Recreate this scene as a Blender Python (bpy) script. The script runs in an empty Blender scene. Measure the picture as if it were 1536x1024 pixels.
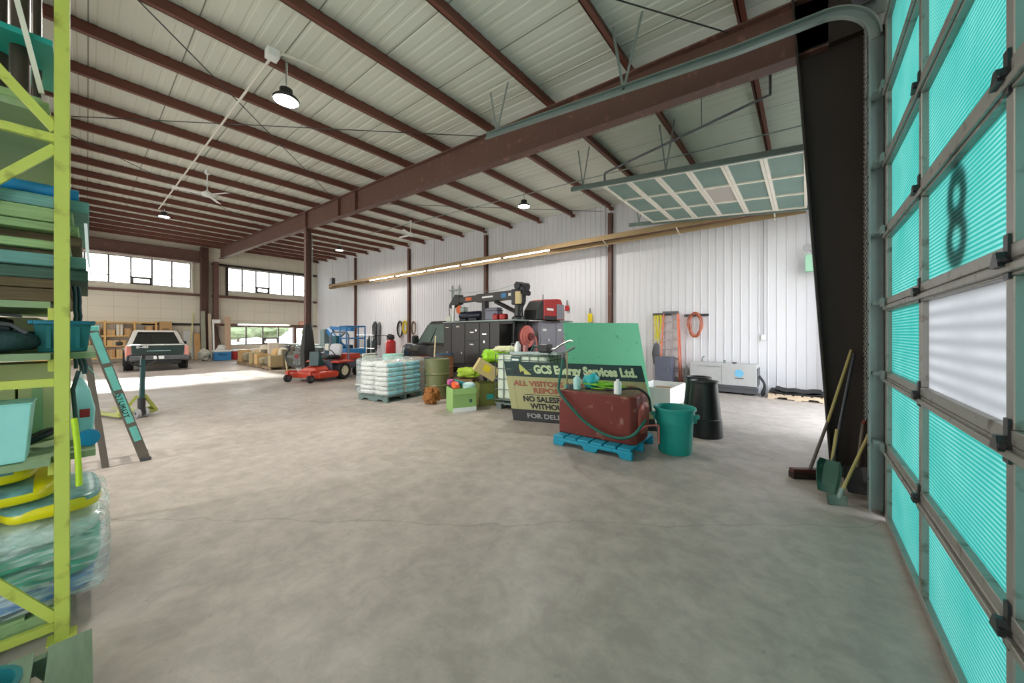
SKY, SUN, EXPO, LAMP = 3.2, 6.5, 0.88, 380.0
import bpy, math, random
from mathutils import Vector, Matrix, noise
random.seed(7)
S = bpy.context.scene
COL = S.collection
PI = math.pi

# ------------------------------------------------------------------ helpers
def lin(c):
    c /= 255.0
    return c / 12.92 if c <= 0.04045 else ((c + 0.055) / 1.055) ** 2.4

def rgb(r, g, b):
    return (lin(r), lin(g), lin(b), 1.0)

def new_mat(name):
    m = bpy.data.materials.new(name)
    m.use_nodes = True
    nt = m.node_tree
    return m, nt, nt.nodes['Principled BSDF'], nt.nodes['Material Output']

def mat(name, c, rough=0.6, metal=0.0, var=0.12, scale=6.0, bump=0.0, bscale=60.0, spec=0.5, dirt=None, dirt_amt=0.0, coat=0.0, grain=None):
    m, nt, b, out = new_mat(name)
    N, L = nt.nodes, nt.links
    tc = N.new('ShaderNodeTexCoord')
    nz = N.new('ShaderNodeTexNoise'); nz.inputs['Scale'].default_value = scale
    nz.inputs['Detail'].default_value = 5
    vec = tc.outputs['Object']
    if grain:                                   # fibres stretched along one axis
        mp = N.new('ShaderNodeMapping'); mp.inputs['Scale'].default_value = grain; L.new(vec, mp.inputs[0]); vec = mp.outputs[0]
    L.new(vec, nz.inputs['Vector'])
    mx = N.new('ShaderNodeMix'); mx.data_type = 'RGBA'
    lo = tuple(max(0, x * (1 - var)) for x in c[:3]) + (1,)
    hi = tuple(min(1, x * (1 + var)) for x in c[:3]) + (1,)
    mx.inputs[6].default_value = lo; mx.inputs[7].default_value = hi
    L.new(nz.outputs['Fac'], mx.inputs[0])
    col = mx.outputs[2]
    if dirt:
        n2 = N.new('ShaderNodeTexNoise'); n2.inputs['Scale'].default_value = scale * 2.3
        n2.inputs['Detail'].default_value = 8
        L.new(tc.outputs['Object'], n2.inputs['Vector'])
        rp = N.new('ShaderNodeValToRGB')
        rp.color_ramp.elements[0].position = 0.62 - 0.25 * dirt_amt
        rp.color_ramp.elements[1].position = 0.78 - 0.25 * dirt_amt
        L.new(n2.outputs['Fac'], rp.inputs[0])
        m2 = N.new('ShaderNodeMix'); m2.data_type = 'RGBA'
        L.new(rp.outputs[0], m2.inputs[0]); L.new(col, m2.inputs[6]); m2.inputs[7].default_value = dirt
        col = m2.outputs[2]
    L.new(col, b.inputs['Base Color'])
    b.inputs['Roughness'].default_value = rough
    b.inputs['Metallic'].default_value = metal
    b.inputs['Specular IOR Level'].default_value = spec
    if coat:
        b.inputs['Coat Weight'].default_value = coat
        b.inputs['Coat Roughness'].default_value = 0.08
    if bump:
        n3 = N.new('ShaderNodeTexNoise'); n3.inputs['Scale'].default_value = bscale; n3.inputs['Detail'].default_value = 4
        L.new(vec, n3.inputs['Vector'])
        bp = N.new('ShaderNodeBump'); bp.inputs['Strength'].default_value = bump; bp.inputs['Distance'].default_value = 0.02
        L.new(n3.outputs['Fac'], bp.inputs['Height']); L.new(bp.outputs['Normal'], b.inputs['Normal'])
    return m

def emis(name, c, strength):
    m, nt, b, out = new_mat(name)
    b.inputs['Base Color'].default_value = c
    b.inputs['Emission Color'].default_value = c
    b.inputs['Emission Strength'].default_value = strength
    return m

class MB:
    """collects shapes of ONE part"""
    def __init__(s):
        s.v, s.f = [], []
    def add(s, vs, fs):
        o = len(s.v)
        s.v += [tuple(p) for p in vs]
        s.f += [tuple(i + o for i in f) for f in fs]
        return s
    def box(s, x0, x1, y0, y1, z0, z1):
        vs = [(x0,y0,z0),(x1,y0,z0),(x1,y1,z0),(x0,y1,z0),(x0,y0,z1),(x1,y0,z1),(x1,y1,z1),(x0,y1,z1)]
        return s.add(vs, [(0,3,2,1),(4,5,6,7),(0,1,5,4),(1,2,6,5),(2,3,7,6),(3,0,4,7)])
    def obox(s, c, size, rz=0.0, rx=0.0, ry=0.0):
        M = Matrix.Rotation(rz,3,'Z') @ Matrix.Rotation(ry,3,'Y') @ Matrix.Rotation(rx,3,'X')
        c = Vector(c); a,b,d = size[0]/2,size[1]/2,size[2]/2
        vs = [c + M @ Vector(p) for p in [(-a,-b,-d),(a,-b,-d),(a,b,-d),(-a,b,-d),(-a,-b,d),(a,-b,d),(a,b,d),(-a,b,d)]]
        return s.add(vs, [(0,3,2,1),(4,5,6,7),(0,1,5,4),(1,2,6,5),(2,3,7,6),(3,0,4,7)])
    def bar(s, p0, p1, w, h, up=(0,0,1)):
        p0, p1 = Vector(p0), Vector(p1); d = (p1-p0).normalized(); up = Vector(up)
        if abs(d.dot(up)) > 0.98: up = Vector((1,0,0)) if abs(d.x) < 0.9 else Vector((0,1,0))
        sd = d.cross(up).normalized()*w/2; u = sd.cross(d).normalized()*h/2
        vs = [p0-sd-u,p0+sd-u,p0+sd+u,p0-sd+u,p1-sd-u,p1+sd-u,p1+sd+u,p1-sd+u]
        return s.add(vs, [(0,1,2,3),(7,6,5,4),(4,5,1,0),(5,6,2,1),(6,7,3,2),(7,4,0,3)])
    def cyl(s, p0, p1, r0, r1=None, n=16, caps=True):
        r1 = r0 if r1 is None else r1
        p0, p1 = Vector(p0), Vector(p1); d = (p1-p0).normalized()
        a = Vector((0,0,1)) if abs(d.z) < 0.9 else Vector((1,0,0))
        u = d.cross(a).normalized(); w = d.cross(u)
        vs = []
        for p, r in ((p0,r0),(p1,r1)):
            for i in range(n):
                t = 2*PI*i/n
                vs.append(p + (u*math.cos(t)+w*math.sin(t))*r)
        fs = [(i,(i+1)%n,n+(i+1)%n,n+i) for i in range(n)]
        if caps: fs += [tuple(range(n-1,-1,-1)), tuple(range(n,2*n))]
        return s.add(vs, fs)
    def tube(s, pts, r, n=8, closed=False):
        pts = [Vector(p) for p in pts]; m = len(pts); vs = []
        prev = None
        for i, p in enumerate(pts):
            a = pts[(i-1)%m] if (closed or i>0) else p
            b = pts[(i+1)%m] if (closed or i<m-1) else p
            d = (b-a).normalized()
            if prev is None:
                k = Vector((0,0,1)) if abs(d.z)<0.9 else Vector((1,0,0))
                u = d.cross(k).normalized()
            else:
                u = (prev - d*prev.dot(d)).normalized()
            prev = u; w = d.cross(u)
            for j in range(n):
                t = 2*PI*j/n
                vs.append(p+(u*math.cos(t)+w*math.sin(t))*r)
        fs = []
        for i in range(m if closed else m-1):
            k = (i+1)%m
            for j in range(n):
                fs.append((i*n+j, i*n+(j+1)%n, k*n+(j+1)%n, k*n+j))
        if not closed: fs += [tuple(range(n-1,-1,-1)), tuple(range((m-1)*n,m*n))]
        return s.add(vs, fs)
    def lathe(s, prof, c=(0,0,0), n=24, axis='z', capb=False, capt=False):
        vs = []
        for r, z in prof:
            for i in range(n):
                t = 2*PI*i/n
                if axis=='z': p = (c[0]+r*math.cos(t), c[1]+r*math.sin(t), c[2]+z)
                elif axis=='y': p = (c[0]+r*math.sin(t), c[1]+z, c[2]+r*math.cos(t))
                else: p = (c[0]+z, c[1]+r*math.cos(t), c[2]+r*math.sin(t))
                vs.append(p)
        fs = []
        for k in range(len(prof)-1):
            for i in range(n):
                fs.append((k*n+i, k*n+(i+1)%n, (k+1)*n+(i+1)%n, (k+1)*n+i))
        if capb: fs.append(tuple(range(n-1,-1,-1)))
        if capt: fs.append(tuple(range((len(prof)-1)*n, len(prof)*n)))
        return s.add(vs, fs)
    def prism(s, poly, a, b, plane='xz'):
        """poly in plane, extruded along the remaining axis from a to b"""
        n = len(poly); vs = []
        for t in (a, b):
            for p, q in poly:
                vs.append((p,t,q) if plane=='xz' else ((t,p,q) if plane=='yz' else (p,q,t)))
        fs = [(i,(i+1)%n,n+(i+1)%n,n+i) for i in range(n)] + [tuple(range(n-1,-1,-1)), tuple(range(n,2*n))]
        return s.add(vs, fs)
    def loft(s, rings, caps=True, closed=True):
        n = len(rings[0]); vs = [p for r in rings for p in r]; fs = []
        for k in range(len(rings)-1):
            for i in range(n if closed else n-1):
                fs.append((k*n+i, k*n+(i+1)%n, (k+1)*n+(i+1)%n, (k+1)*n+i))
        if caps: fs += [tuple(range(n-1,-1,-1)), tuple(range((len(rings)-1)*n, len(rings)*n))]
        return s.add(vs, fs)
    def blob(s, c, size, e=0.5, rz=0.0, rx=0.0, ry=0.0, n=20, m=12, amp=0.0, freq=6.0, seed=0.0):
        """superellipsoid (e small = boxy) with noise: bags, bundles, cushions"""
        M = Matrix.Rotation(rz,3,'Z') @ Matrix.Rotation(ry,3,'Y') @ Matrix.Rotation(rx,3,'X'); c = Vector(c)
        def pw(x): return math.copysign(abs(x)**e, x)
        vs = []
        for j in range(m+1):
            ph = -PI/2 + PI*j/m
            for i in range(n):
                th = 2*PI*i/n
                p = Vector((pw(math.cos(ph))*pw(math.cos(th))*size[0]/2, pw(math.cos(ph))*pw(math.sin(th))*size[1]/2, pw(math.sin(ph))*size[2]/2))
                if amp:
                    k = noise.noise(p*freq + Vector((seed*3.1, seed*1.7, seed)))
                    k += 0.5*noise.noise(p*freq*2.3 + Vector((seed, 9, 4)))
                    p = p*(1+amp*k)
                vs.append(c + M @ p)
        fs = []
        for j in range(m):
            for i in range(n):
                fs.append((j*n+i, j*n+(i+1)%n, (j+1)*n+(i+1)%n, (j+1)*n+i))
        return s.add(vs, fs)
    def build(s, name, m, parent=None, bevel=0.0, smooth=None, seg=2):
        me = bpy.data.meshes.new(name)
        me.from_pydata(s.v, [], s.f)
        me.validate(); me.update()
        o = bpy.data.objects.new(name, me); COL.objects.link(o)
        me.materials.append(m)
        if smooth is not None:
            for p in me.polygons: p.use_smooth = True
            me.set_sharp_from_angle(angle=math.radians(smooth))
        if parent is not None: o.parent = parent
        if bevel:
            bv = o.modifiers.new('edge', 'BEVEL'); bv.width = bevel; bv.segments = seg; bv.limit_method = 'ANGLE'
            bv.angle_limit = math.radians(40)
        return o

def tag(o, label, cat, group=None, kind=None):
    if label: o['label'] = label
    if cat: o['category'] = cat
    if group: o['group'] = group
    if kind: o['kind'] = kind
    return o

def thing(name, label, cat, loc=(0,0,0), rz=0.0, group=None, kind=None):
    o = bpy.data.objects.new(name, None); COL.objects.link(o)
    o.empty_display_size = 0.1
    o.location = loc; o.rotation_euler = (0,0,rz)
    return tag(o, label, cat, group, kind)

def place(o, loc, rz=0.0):
    o.location = loc; o.rotation_euler = (0,0,rz)
    return o

def struct(o, label=None, cat=None):
    o['kind'] = 'structure'
    if label: o['label'] = label
    if cat: o['category'] = cat
    return o

def dup(o, loc, rz=None, label=None, parent=None, top=True):
    r = o.copy(); COL.objects.link(r)
    if top:
        r.location = loc
        if rz is not None: r.rotation_euler = (0,0,rz)
        if label: r['label'] = label
    else:
        r.parent = parent
    for ch in list(o.children):
        dup(ch, None, None, None, r, False)
    return r

def text_mesh(body, size, m, name, parent=None, extr=0.001, bold=0.0, xscale=1.0, align='LEFT', space=1.0):
    """lettering as a thin mesh in the local xz plane, facing -y"""
    cu = bpy.data.curves.new(name, 'FONT'); cu.body = body; cu.size = size; cu.extrude = extr; cu.offset = bold
    cu.align_x = align; cu.space_character = space; cu.resolution_u = 3
    t = bpy.data.objects.new(name, cu); COL.objects.link(t)
    dg = bpy.context.evaluated_depsgraph_get(); dg.update()
    me = bpy.data.meshes.new_from_object(t.evaluated_get(dg))
    bpy.data.objects.remove(t)
    for v in me.vertices:
        x, y, z = v.co
        v.co = (x*xscale, -z, y)
    me.materials.clear(); me.materials.append(m)
    me.name = name
    o = bpy.data.objects.new(name, me); COL.objects.link(o)
    if parent is not None: o.parent = parent
    return o

# ------------------------------------------------------------------ materials
M = {}
M['steel'] = mat('red_oxide_steel', rgb(104, 74, 64), 0.55, 0, 0.14, 3, dirt=rgb(150, 105, 92), dirt_amt=0.1)
M['purlin'] = mat('purlin_red_oxide', rgb(116, 68, 56), 0.5, 0, 0.12, 2)
M['column'] = mat('brown_paint_shade_tone', rgb(46, 38, 33), 0.55, 0, 0.15, 2)  # rafter paint darkened; the near column's backlit shade sits in this colour
M['whitesteel'] = mat('white_liner_sheet', rgb(222, 221, 225), 0.5, 0, 0.03, 1.5)
M['alu'] = mat('mill_aluminium', rgb(158, 156, 150), 0.42, 0.55, 0.10, 5, dirt=rgb(105, 92, 80), dirt_amt=0.15)
M['galv'] = mat('galvanised_steel', rgb(142, 156, 152), 0.4, 0.6, 0.12, 9)
M['black'] = mat('black_plastic', rgb(28, 29, 30), 0.45, 0, 0.2, 8)
M['blackmetal'] = mat('black_painted_metal', rgb(36, 36, 38), 0.35, 0.0, 0.2, 6)
M['rubber'] = mat('tyre_rubber', rgb(32, 32, 33), 0.8, 0, 0.2, 20)
M['wood'] = mat('raw_pine', rgb(196, 158, 110), 0.75, 0, 0.22, 5, bump=0.1)
M['wood_dark'] = mat('weathered_wood', rgb(128, 104, 74), 0.8, 0, 0.25, 5, bump=0.15)
M['wood_green'] = mat('green_light_tint_wood', rgb(138, 160, 120), 0.8, 0, 0.22, 5, bump=0.15)  # green stands for the teal door light falling on the rack wood
M['card'] = mat('cardboard', rgb(184, 146, 100), 0.8, 0, 0.1, 4)
M['lime'] = mat('yellow_paint_in_teal_light', rgb(196, 206, 92), 0.45, 0, 0.12, 5, dirt=rgb(150, 150, 60), dirt_amt=0.2)  # yellow paint turned lime by mixing the teal door light into it
M['chrome'] = mat('chrome', rgb(215, 215, 215), 0.15, 1.0, 0.03)
M['white'] = mat('white_plastic', rgb(238, 240, 238), 0.4, 0, 0.04)
M['offwhite'] = mat('off_white_paint', rgb(225, 222, 210), 0.5, 0, 0.06)
M['grey'] = mat('grey_paint', rgb(150, 150, 150), 0.45, 0, 0.08)
M['darkgrey'] = mat('dark_grey_paint', rgb(85, 86, 90), 0.4, 0, 0.12)
M['red'] = mat('red_paint', rgb(178, 34, 34), 0.4, 0, 0.12)
M['blue'] = mat('blue_paint', rgb(52, 130, 190), 0.4, 0, 0.12)
M['yellow'] = mat('yellow_plastic', rgb(230, 205, 30), 0.5, 0, 0.1)
M['orange'] = mat('orange_plastic', rgb(226, 112, 62), 0.5, 0, 0.1)
M['teal'] = mat('teal_plastic', rgb(26, 150, 140), 0.42, 0, 0.08, 4)
M['glassdark'] = mat('dark_glass', rgb(14, 17, 18), 0.06, 0, 0.1, spec=0.8)

def floor_mat():
    m, nt, b, out = new_mat('polished_concrete'); N, L = nt.nodes, nt.links
    tc = N.new('ShaderNodeTexCoord')
    def nz(sc, det, dist=0.0, rough=0.55):
        n = N.new('ShaderNodeTexNoise'); n.inputs['Scale'].default_value = sc; n.inputs['Detail'].default_value = det
        n.inputs['Distortion'].default_value = dist; n.inputs['Roughness'].default_value = rough
        L.new(tc.outputs['Object'], n.inputs['Vector']); return n.outputs['Fac']
    def ramp(f, a, b_, ca, cb):
        r = N.new('ShaderNodeValToRGB'); r.color_ramp.elements[0].position = a; r.color_ramp.elements[1].position = b_
        r.color_ramp.elements[0].color = ca; r.color_ramp.elements[1].color = cb; L.new(f, r.inputs[0]); return r.outputs[0]
    base = ramp(nz(0.35, 7, 0.6), 0.35, 0.68, rgb(176, 165, 157), rgb(202, 190, 181))
    fine = ramp(nz(5.0, 9, 0.3, 0.7), 0.4, 0.7, rgb(205, 205, 205), rgb(255, 255, 255))
    mx = N.new('ShaderNodeMix'); mx.data_type = 'RGBA'; mx.blend_type = 'MULTIPLY'; mx.inputs[0].default_value = 0.7
    L.new(base, mx.inputs[6]); L.new(fine, mx.inputs[7])
    spots = ramp(nz(14.0, 3, 0.0, 0.4), 0.70, 0.76, (0,0,0,1), (1,1,1,1))
    m2 = N.new('ShaderNodeMix'); m2.data_type = 'RGBA'
    sc = N.new('ShaderNodeMath'); sc.operation = 'MULTIPLY'; sc.inputs[1].default_value = 0.25
    L.new(spots, sc.inputs[0]); L.new(sc.outputs[0], m2.inputs[0]); L.new(mx.outputs[2], m2.inputs[6]); m2.inputs[7].default_value = rgb(105, 102, 98)
    # thin cracks
    vo = N.new('ShaderNodeTexVoronoi'); vo.feature = 'DISTANCE_TO_EDGE'; vo.inputs['Scale'].default_value = 0.22
    wn = N.new('ShaderNodeTexNoise'); wn.inputs['Scale'].default_value = 1.3; wn.inputs['Detail'].default_value = 6
    L.new(tc.outputs['Object'], wn.inputs['Vector'])
    ad = N.new('ShaderNodeMix'); ad.data_type = 'VECTOR'; ad.inputs[0].default_value = 0.25
    L.new(tc.outputs['Object'], ad.inputs[4]); L.new(wn.outputs['Color'], ad.inputs[5]); L.new(ad.outputs[1], vo.inputs['Vector'])
    ck = N.new('ShaderNodeMapRange'); ck.inputs[1].default_value = 0.0; ck.inputs[2].default_value = 0.0016; ck.inputs[3].default_value = 0.35; ck.inputs[4].default_value = 0.0
    L.new(vo.outputs['Distance'], ck.inputs[0])
    m3 = N.new('ShaderNodeMix'); m3.data_type = 'RGBA'; L.new(ck.outputs[0], m3.inputs[0]); L.new(m2.outputs[2], m3.inputs[6]); m3.inputs[7].default_value = rgb(95, 92, 88)
    L.new(m3.outputs[2], b.inputs['Base Color'])
    rr = N.new('ShaderNodeMapRange'); rr.inputs[1].default_value = 0.35; rr.inputs[2].default_value = 0.7; rr.inputs[3].default_value = 0.34; rr.inputs[4].default_value = 0.66
    L.new(nz(0.9, 8, 0.8), rr.inputs[0]); L.new(rr.outputs[0], b.inputs['Roughness'])
    b.inputs['Specular IOR Level'].default_value = 0.35
    bp = N.new('ShaderNodeBump'); bp.inputs['Strength'].default_value = 0.12; bp.inputs['Distance'].default_value = 0.01
    L.new(nz(2.5, 8, 0.4), bp.inputs['Height']); L.new(bp.outputs['Normal'], b.inputs['Normal'])
    return m
M['floor'] = floor_mat()

def lines_mat(name, c, dark, axis, period, width, rough=0.5, axis2=None, period2=1.0):
    """sheet with thin joint lines at a regular pitch along an axis"""
    m, nt, b, out = new_mat(name); N, L = nt.nodes, nt.links
    tc = N.new('ShaderNodeTexCoord'); sp = N.new('ShaderNodeSeparateXYZ'); L.new(tc.outputs['Object'], sp.inputs[0])
    def line(ax, per, wd):
        d = N.new('ShaderNodeMath'); d.operation = 'DIVIDE'; d.inputs[1].default_value = per; L.new(sp.outputs[ax], d.inputs[0])
        f = N.new('ShaderNodeMath'); f.operation = 'FRACT'; L.new(d.outputs[0], f.inputs[0])
        l = N.new('ShaderNodeMath'); l.operation = 'LESS_THAN'; l.inputs[1].default_value = wd/per; L.new(f.outputs[0], l.inputs[0])
        return l.outputs[0]
    fac = line(axis, period, width)
    if axis2 is not None:
        mm = N.new('ShaderNodeMath'); mm.operation = 'MAXIMUM'; L.new(fac, mm.inputs[0]); L.new(line(axis2, period2, width), mm.inputs[1]); fac = mm.outputs[0]
    nz = N.new('ShaderNodeTexNoise'); nz.inputs['Scale'].default_value = 0.8; nz.inputs['Detail'].default_value = 4; L.new(tc.outputs['Object'], nz.inputs['Vector'])
    m0 = N.new('ShaderNodeMix'); m0.data_type = 'RGBA'; L.new(nz.outputs['Fac'], m0.inputs[0])
    m0.inputs[6].default_value = tuple(x*0.92 for x in c[:3])+(1,); m0.inputs[7].default_value = tuple(min(1,x*1.06) for x in c[:3])+(1,)
    mx = N.new('ShaderNodeMix'); mx.data_type = 'RGBA'; L.new(fac, mx.inputs[0]); L.new(m0.outputs[2], mx.inputs[6]); mx.inputs[7].default_value = dark
    L.new(mx.outputs[2], b.inputs['Base Color']); b.inputs['Roughness'].default_value = rough
    return m
M['ceil'] = lines_mat('roof_liner_panels', rgb(222, 226, 214), rgb(136, 138, 128), 1, 1.02, 0.016, 0.55)
M['cream'] = lines_mat('cream_wall_panels', rgb(222, 214, 196), rgb(188, 180, 163), 2, 0.62, 0.014, 0.55, 1, 0.93)

def translucent_mat(name, c1, c2, period, axis=2, trans=0.75):
    """fluted polycarbonate sheet: scatters daylight through"""
    m, nt, b, out = new_mat(name); N, L = nt.nodes, nt.links
    N.remove(b)
    tc = N.new('ShaderNodeTexCoord'); sp = N.new('ShaderNodeSeparateXYZ'); L.new(tc.outputs['Object'], sp.inputs[0])
    d = N.new('ShaderNodeMath'); d.operation = 'MULTIPLY'; d.inputs[1].default_value = 2*PI/period; L.new(sp.outputs[axis], d.inputs[0])
    sn = N.new('ShaderNodeMath'); sn.operation = 'SINE'; L.new(d.outputs[0], sn.inputs[0])
    mr = N.new('ShaderNodeMapRange'); mr.inputs[1].default_value = -1; mr.inputs[2].default_value = 1; L.new(sn.outputs[0], mr.inputs[0])
    nz = N.new('ShaderNodeTexNoise'); nz.inputs['Scale'].default_value = 2.2; nz.inputs['Detail'].default_value = 4; L.new(tc.outputs['Object'], nz.inputs['Vector'])
    mu = N.new('ShaderNodeMath'); mu.operation = 'MULTIPLY'; L.new(mr.outputs[0], mu.inputs[0]); L.new(nz.outputs['Fac'], mu.inputs[1])
    mx = N.new('ShaderNodeMix'); mx.data_type = 'RGBA'; L.new(mu.outputs[0], mx.inputs[0]); mx.inputs[6].default_value = c1; mx.inputs[7].default_value = c2
    tr = N.new('ShaderNodeBsdfTranslucent'); df = N.new('ShaderNodeBsdfDiffuse'); gl = N.new('ShaderNodeBsdfGlossy')
    gl.inputs['Roughness'].default_value = 0.25; gl.inputs['Color'].default_value = (0.8,0.8,0.8,1)
    L.new(mx.outputs[2], tr.inputs['Color']); L.new(mx.outputs[2], df.inputs['Color'])
    a = N.new('ShaderNodeMixShader'); a.inputs[0].default_value = trans; L.new(df.outputs[0], a.inputs[1]); L.new(tr.outputs[0], a.inputs[2])
    g = N.new('ShaderNodeMixShader'); g.inputs[0].default_value = 0.04; L.new(a.outputs[0], g.inputs[1]); L.new(gl.outputs[0], g.inputs[2])
    L.new(g.outputs[0], out.inputs['Surface'])
    return m
M['poly'] = translucent_mat('teal_polycarbonate', (0.006,0.155,0.132,1), (0.16,0.36,0.33,1), 0.021)
M['polyclear'] = translucent_mat('white_polycarbonate', (0.17,0.172,0.178,1), (0.30,0.30,0.31,1), 0.075)

def glass_mat(name, tint, gloss=0.06):
    m, nt, b, out = new_mat(name); N, L = nt.nodes, nt.links
    N.remove(b)
    tr = N.new('ShaderNodeBsdfTransparent'); tr.inputs[0].default_value = tint
    gl = N.new('ShaderNodeBsdfGlossy'); gl.inputs['Roughness'].default_value = 0.02
    lw = N.new('ShaderNodeLayerWeight'); lw.inputs[0].default_value = 0.2
    mr = N.new('ShaderNodeMapRange'); mr.inputs[3].default_value = gloss; mr.inputs[4].default_value = 0.5; L.new(lw.outputs['Facing'], mr.inputs[0])
    mx = N.new('ShaderNodeMixShader'); L.new(mr.outputs[0], mx.inputs[0]); L.new(tr.outputs[0], mx.inputs[1]); L.new(gl.outputs[0], mx.inputs[2])
    L.new(mx.outputs[0], out.inputs['Surface'])
    return m
M['glass'] = glass_mat('window_glass', (0.93,0.95,0.95,1))
M['glassmid'] = mat('grey_green_glass', rgb(108,124,118), 0.08, 0, 0.15, 3, spec=0.8)
M['winframe'] = mat('bronze_window_frame', rgb(112, 106, 102), 0.45, 0.2, 0.08)
M['alulight'] = mat('white_door_frame', rgb(232, 224, 210), 0.45, 0.0, 0.06)
M['galvdark'] = mat('dull_galvanised_track', rgb(112, 128, 122), 0.45, 0.4, 0.1)
M['polypink'] = translucent_mat('pinkish_white_polycarbonate', rgb(214, 204, 198), rgb(228, 220, 214), 0.05, 1, 0.4)
M['polypale'] = translucent_mat('pale_polycarbonate', rgb(150, 178, 170), rgb(186, 204, 198), 0.05, 1, 0.5)
# ------------------------------------------------------------------ the hall
XL, XR, YB, YF = -29.6, 0.62, 11.6, -7.2      # left (window) wall, right (door) wall, back wall, front wall behind the camera
def zr(x): return 5.59 - 0.0515*x              # underside of purlins / top of rafters
def slab(name, m, *b): return MB().box(*b).build(name, m)

fl = struct(slab('floor', M['floor'], XL-0.3, XR+0.1, YF-0.1, YB+0.2, -0.3, 0.0), 'grey polished concrete floor of the workshop', 'floor')

# ceiling: ribbed liner sheets, ribs run down the slope
mb = MB(); prof = []
y = YF - 0.1
while y < YB + 0.1:
    prof += [(y, 0.0), (y+0.13, 0.0), (y+0.145, 0.009), (y+0.185, 0.009)]
    y += 0.2
x0, x1 = XL-0.2, XR+0.3
vs, fs = [], []
for (py, dz) in prof: vs += [(x0, py, zr(x0)+0.2+dz), (x1, py, zr(x1)+0.2+dz)]
n = len(prof)
for i in range(n-1): fs.append((2*i, 2*i+1, 2*i+3, 2*i+2))
o = len(vs)
vs += [(x0, prof[0][0], zr(x0)+0.5), (x1, prof[0][0], zr(x1)+0.5), (x1, prof[-1][0], zr(x1)+0.5), (x0, prof[-1][0], zr(x0)+0.5)]
fs.append((o, o+1, o+2, o+3))
struct(mb.add(vs, fs).build('ceiling', M['ceil']), 'ribbed white sheet ceiling sloping up towards the window wall', 'ceiling')

# back wall: white ribbed steel sheet
mb = MB(); vs, fs = [], []; x = XL-0.2; prof = []
while x < XR+0.25:
    prof += [(x, 0.0), (x+0.012, 0.02), (x+0.028, 0.02), (x+0.04, 0.0)]
    x += 0.2
for (px, dy) in prof: vs += [(px, YB - dy, -0.05), (px, YB - dy, zr(px)+0.21)]
for i in range(len(prof)-1): fs.append((2*i, 2*i+2, 2*i+3, 2*i+1))
mb.add(vs, fs); mb.box(XL-0.2, XR+0.1, YB+0.01, YB+0.16, -0.05, 5.7)
struct(mb.build('wall_back', M['whitesteel']), 'white ribbed steel back wall behind the service truck', 'wall')
mb = MB(); xs = [XL-0.2, -28.0, -22.5, -19.5, -14.0, -11.0, -5.5, XR+0.1]
for i in range(7):                                     # unseen front wall, three openings added to let in fill daylight
    a, b = xs[i], xs[i+1]; z = 0 if i % 2 == 0 else 4.4
    mb.prism([(a,z-0.05 if z==0 else z),(b,z-0.05 if z==0 else z),(b,zr(b)+0.25),(a,zr(a)+0.25)], YF-0.15, YF, 'xz')
struct(mb.build('wall_front', M['whitesteel']))

# left wall with its openings
W1o = (-0.95, 4.14, 4.42, 6.0); W2o = (5.99, 10.75, 4.42, 6.0); W3o = (6.03, 9.92, 0.82, 2.08); W4o = (10.05, 10.95, 0.0, 2.08)
def wall_with_holes(name, m, x0, x1, ya, yb, za, zb, holes, mat_kind=None):
    ys = sorted({ya, yb} | {h[0] for h in holes} | {h[1] for h in holes}); zs = sorted({za, zb} | {h[2] for h in holes} | {h[3] for h in holes})
    mb = MB()
    for i in range(len(ys)-1):
        for k in range(len(zs)-1):
            cy, cz = (ys[i]+ys[i+1])/2, (zs[k]+zs[k+1])/2
            if any(h[0] < cy < h[1] and h[2] < cz < h[3] for h in holes): continue
            mb.box(x0, x1, ys[i], ys[i+1], zs[k], zs[k+1])
    return struct(mb.build(name, m))
wall_with_holes('wall_left', M['cream'], XL-0.2, XL, YF-0.1, YB+0.15, -0.05, 7.5, [W1o, W2o, W3o, W4o])
# right wall with the two big door openings (and one behind the camera)
D1 = (-0.52, 4.42, 0.0, 4.34); D2 = (7.15, 10.8, 0.0, 4.3); D3 = (-6.6, -2.4, 0.0, 4.3)
wall_with_holes('wall_right', M['whitesteel'], XR, XR+0.18, YF-0.1, YB+0.15, -0.05, 5.75, [D1, D2, D3])

def window(name, o, cols, label, vent=None, tr=0.72, xo=XL-0.12):
    w = struct(thing(name, label, 'window', (xo, (o[0]+o[1])/2, o[2])))
    W, H = o[1]-o[0], o[3]-o[2]; a = -W/2
    f = MB(); t = 0.045
    f.box(-0.05,0.05,a,-a,0,t); f.box(-0.05,0.05,a,-a,H-t,H); f.box(-0.05,0.05,a,a+t,0,H); f.box(-0.05,0.05,-a-t,-a,0,H)
    for c in range(1, cols): f.box(-0.04,0.04,a+W*c/cols-0.036,a+W*c/cols+0.036,t,H-t)
    zt = H*(1-tr)
    f.box(-0.035,0.035,a+t,-a-t,zt-0.018,zt+0.018)
    f.build('frame', M['winframe'], w)
    MB().box(-0.004,0.004,a+t,-a-t,t,H-t).build('pane', M['glass'], w)
    if vent is not None:
        v = MB(); y0, y1 = a+W*vent/cols+0.03, a+W*(vent+1)/cols-0.03
        for b in ((y0,y1,t,t+0.07),(y0,y1,zt-0.09,zt-0.02),(y0,y0+0.07,t,zt-0.02),(y1-0.07,y1,t,zt-0.02)): v.box(-0.03,0.065,*b)
        v.build('vent_frame', M['winframe'], w)
    return w
window('window_1', W1o, 6, 'high strip window above the wooden shelving', 3)
window('window_2', W2o, 6, 'high strip window on the far wall right of the brown column', 2)
window('window_3', W3o, 4, 'low window on the far wall looking out at greenery', 2, 0.62)
d = struct(thing('door_3', 'glazed entrance door beside the low far window', 'door', (XL-0.1, 10.5, 0)))
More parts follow.
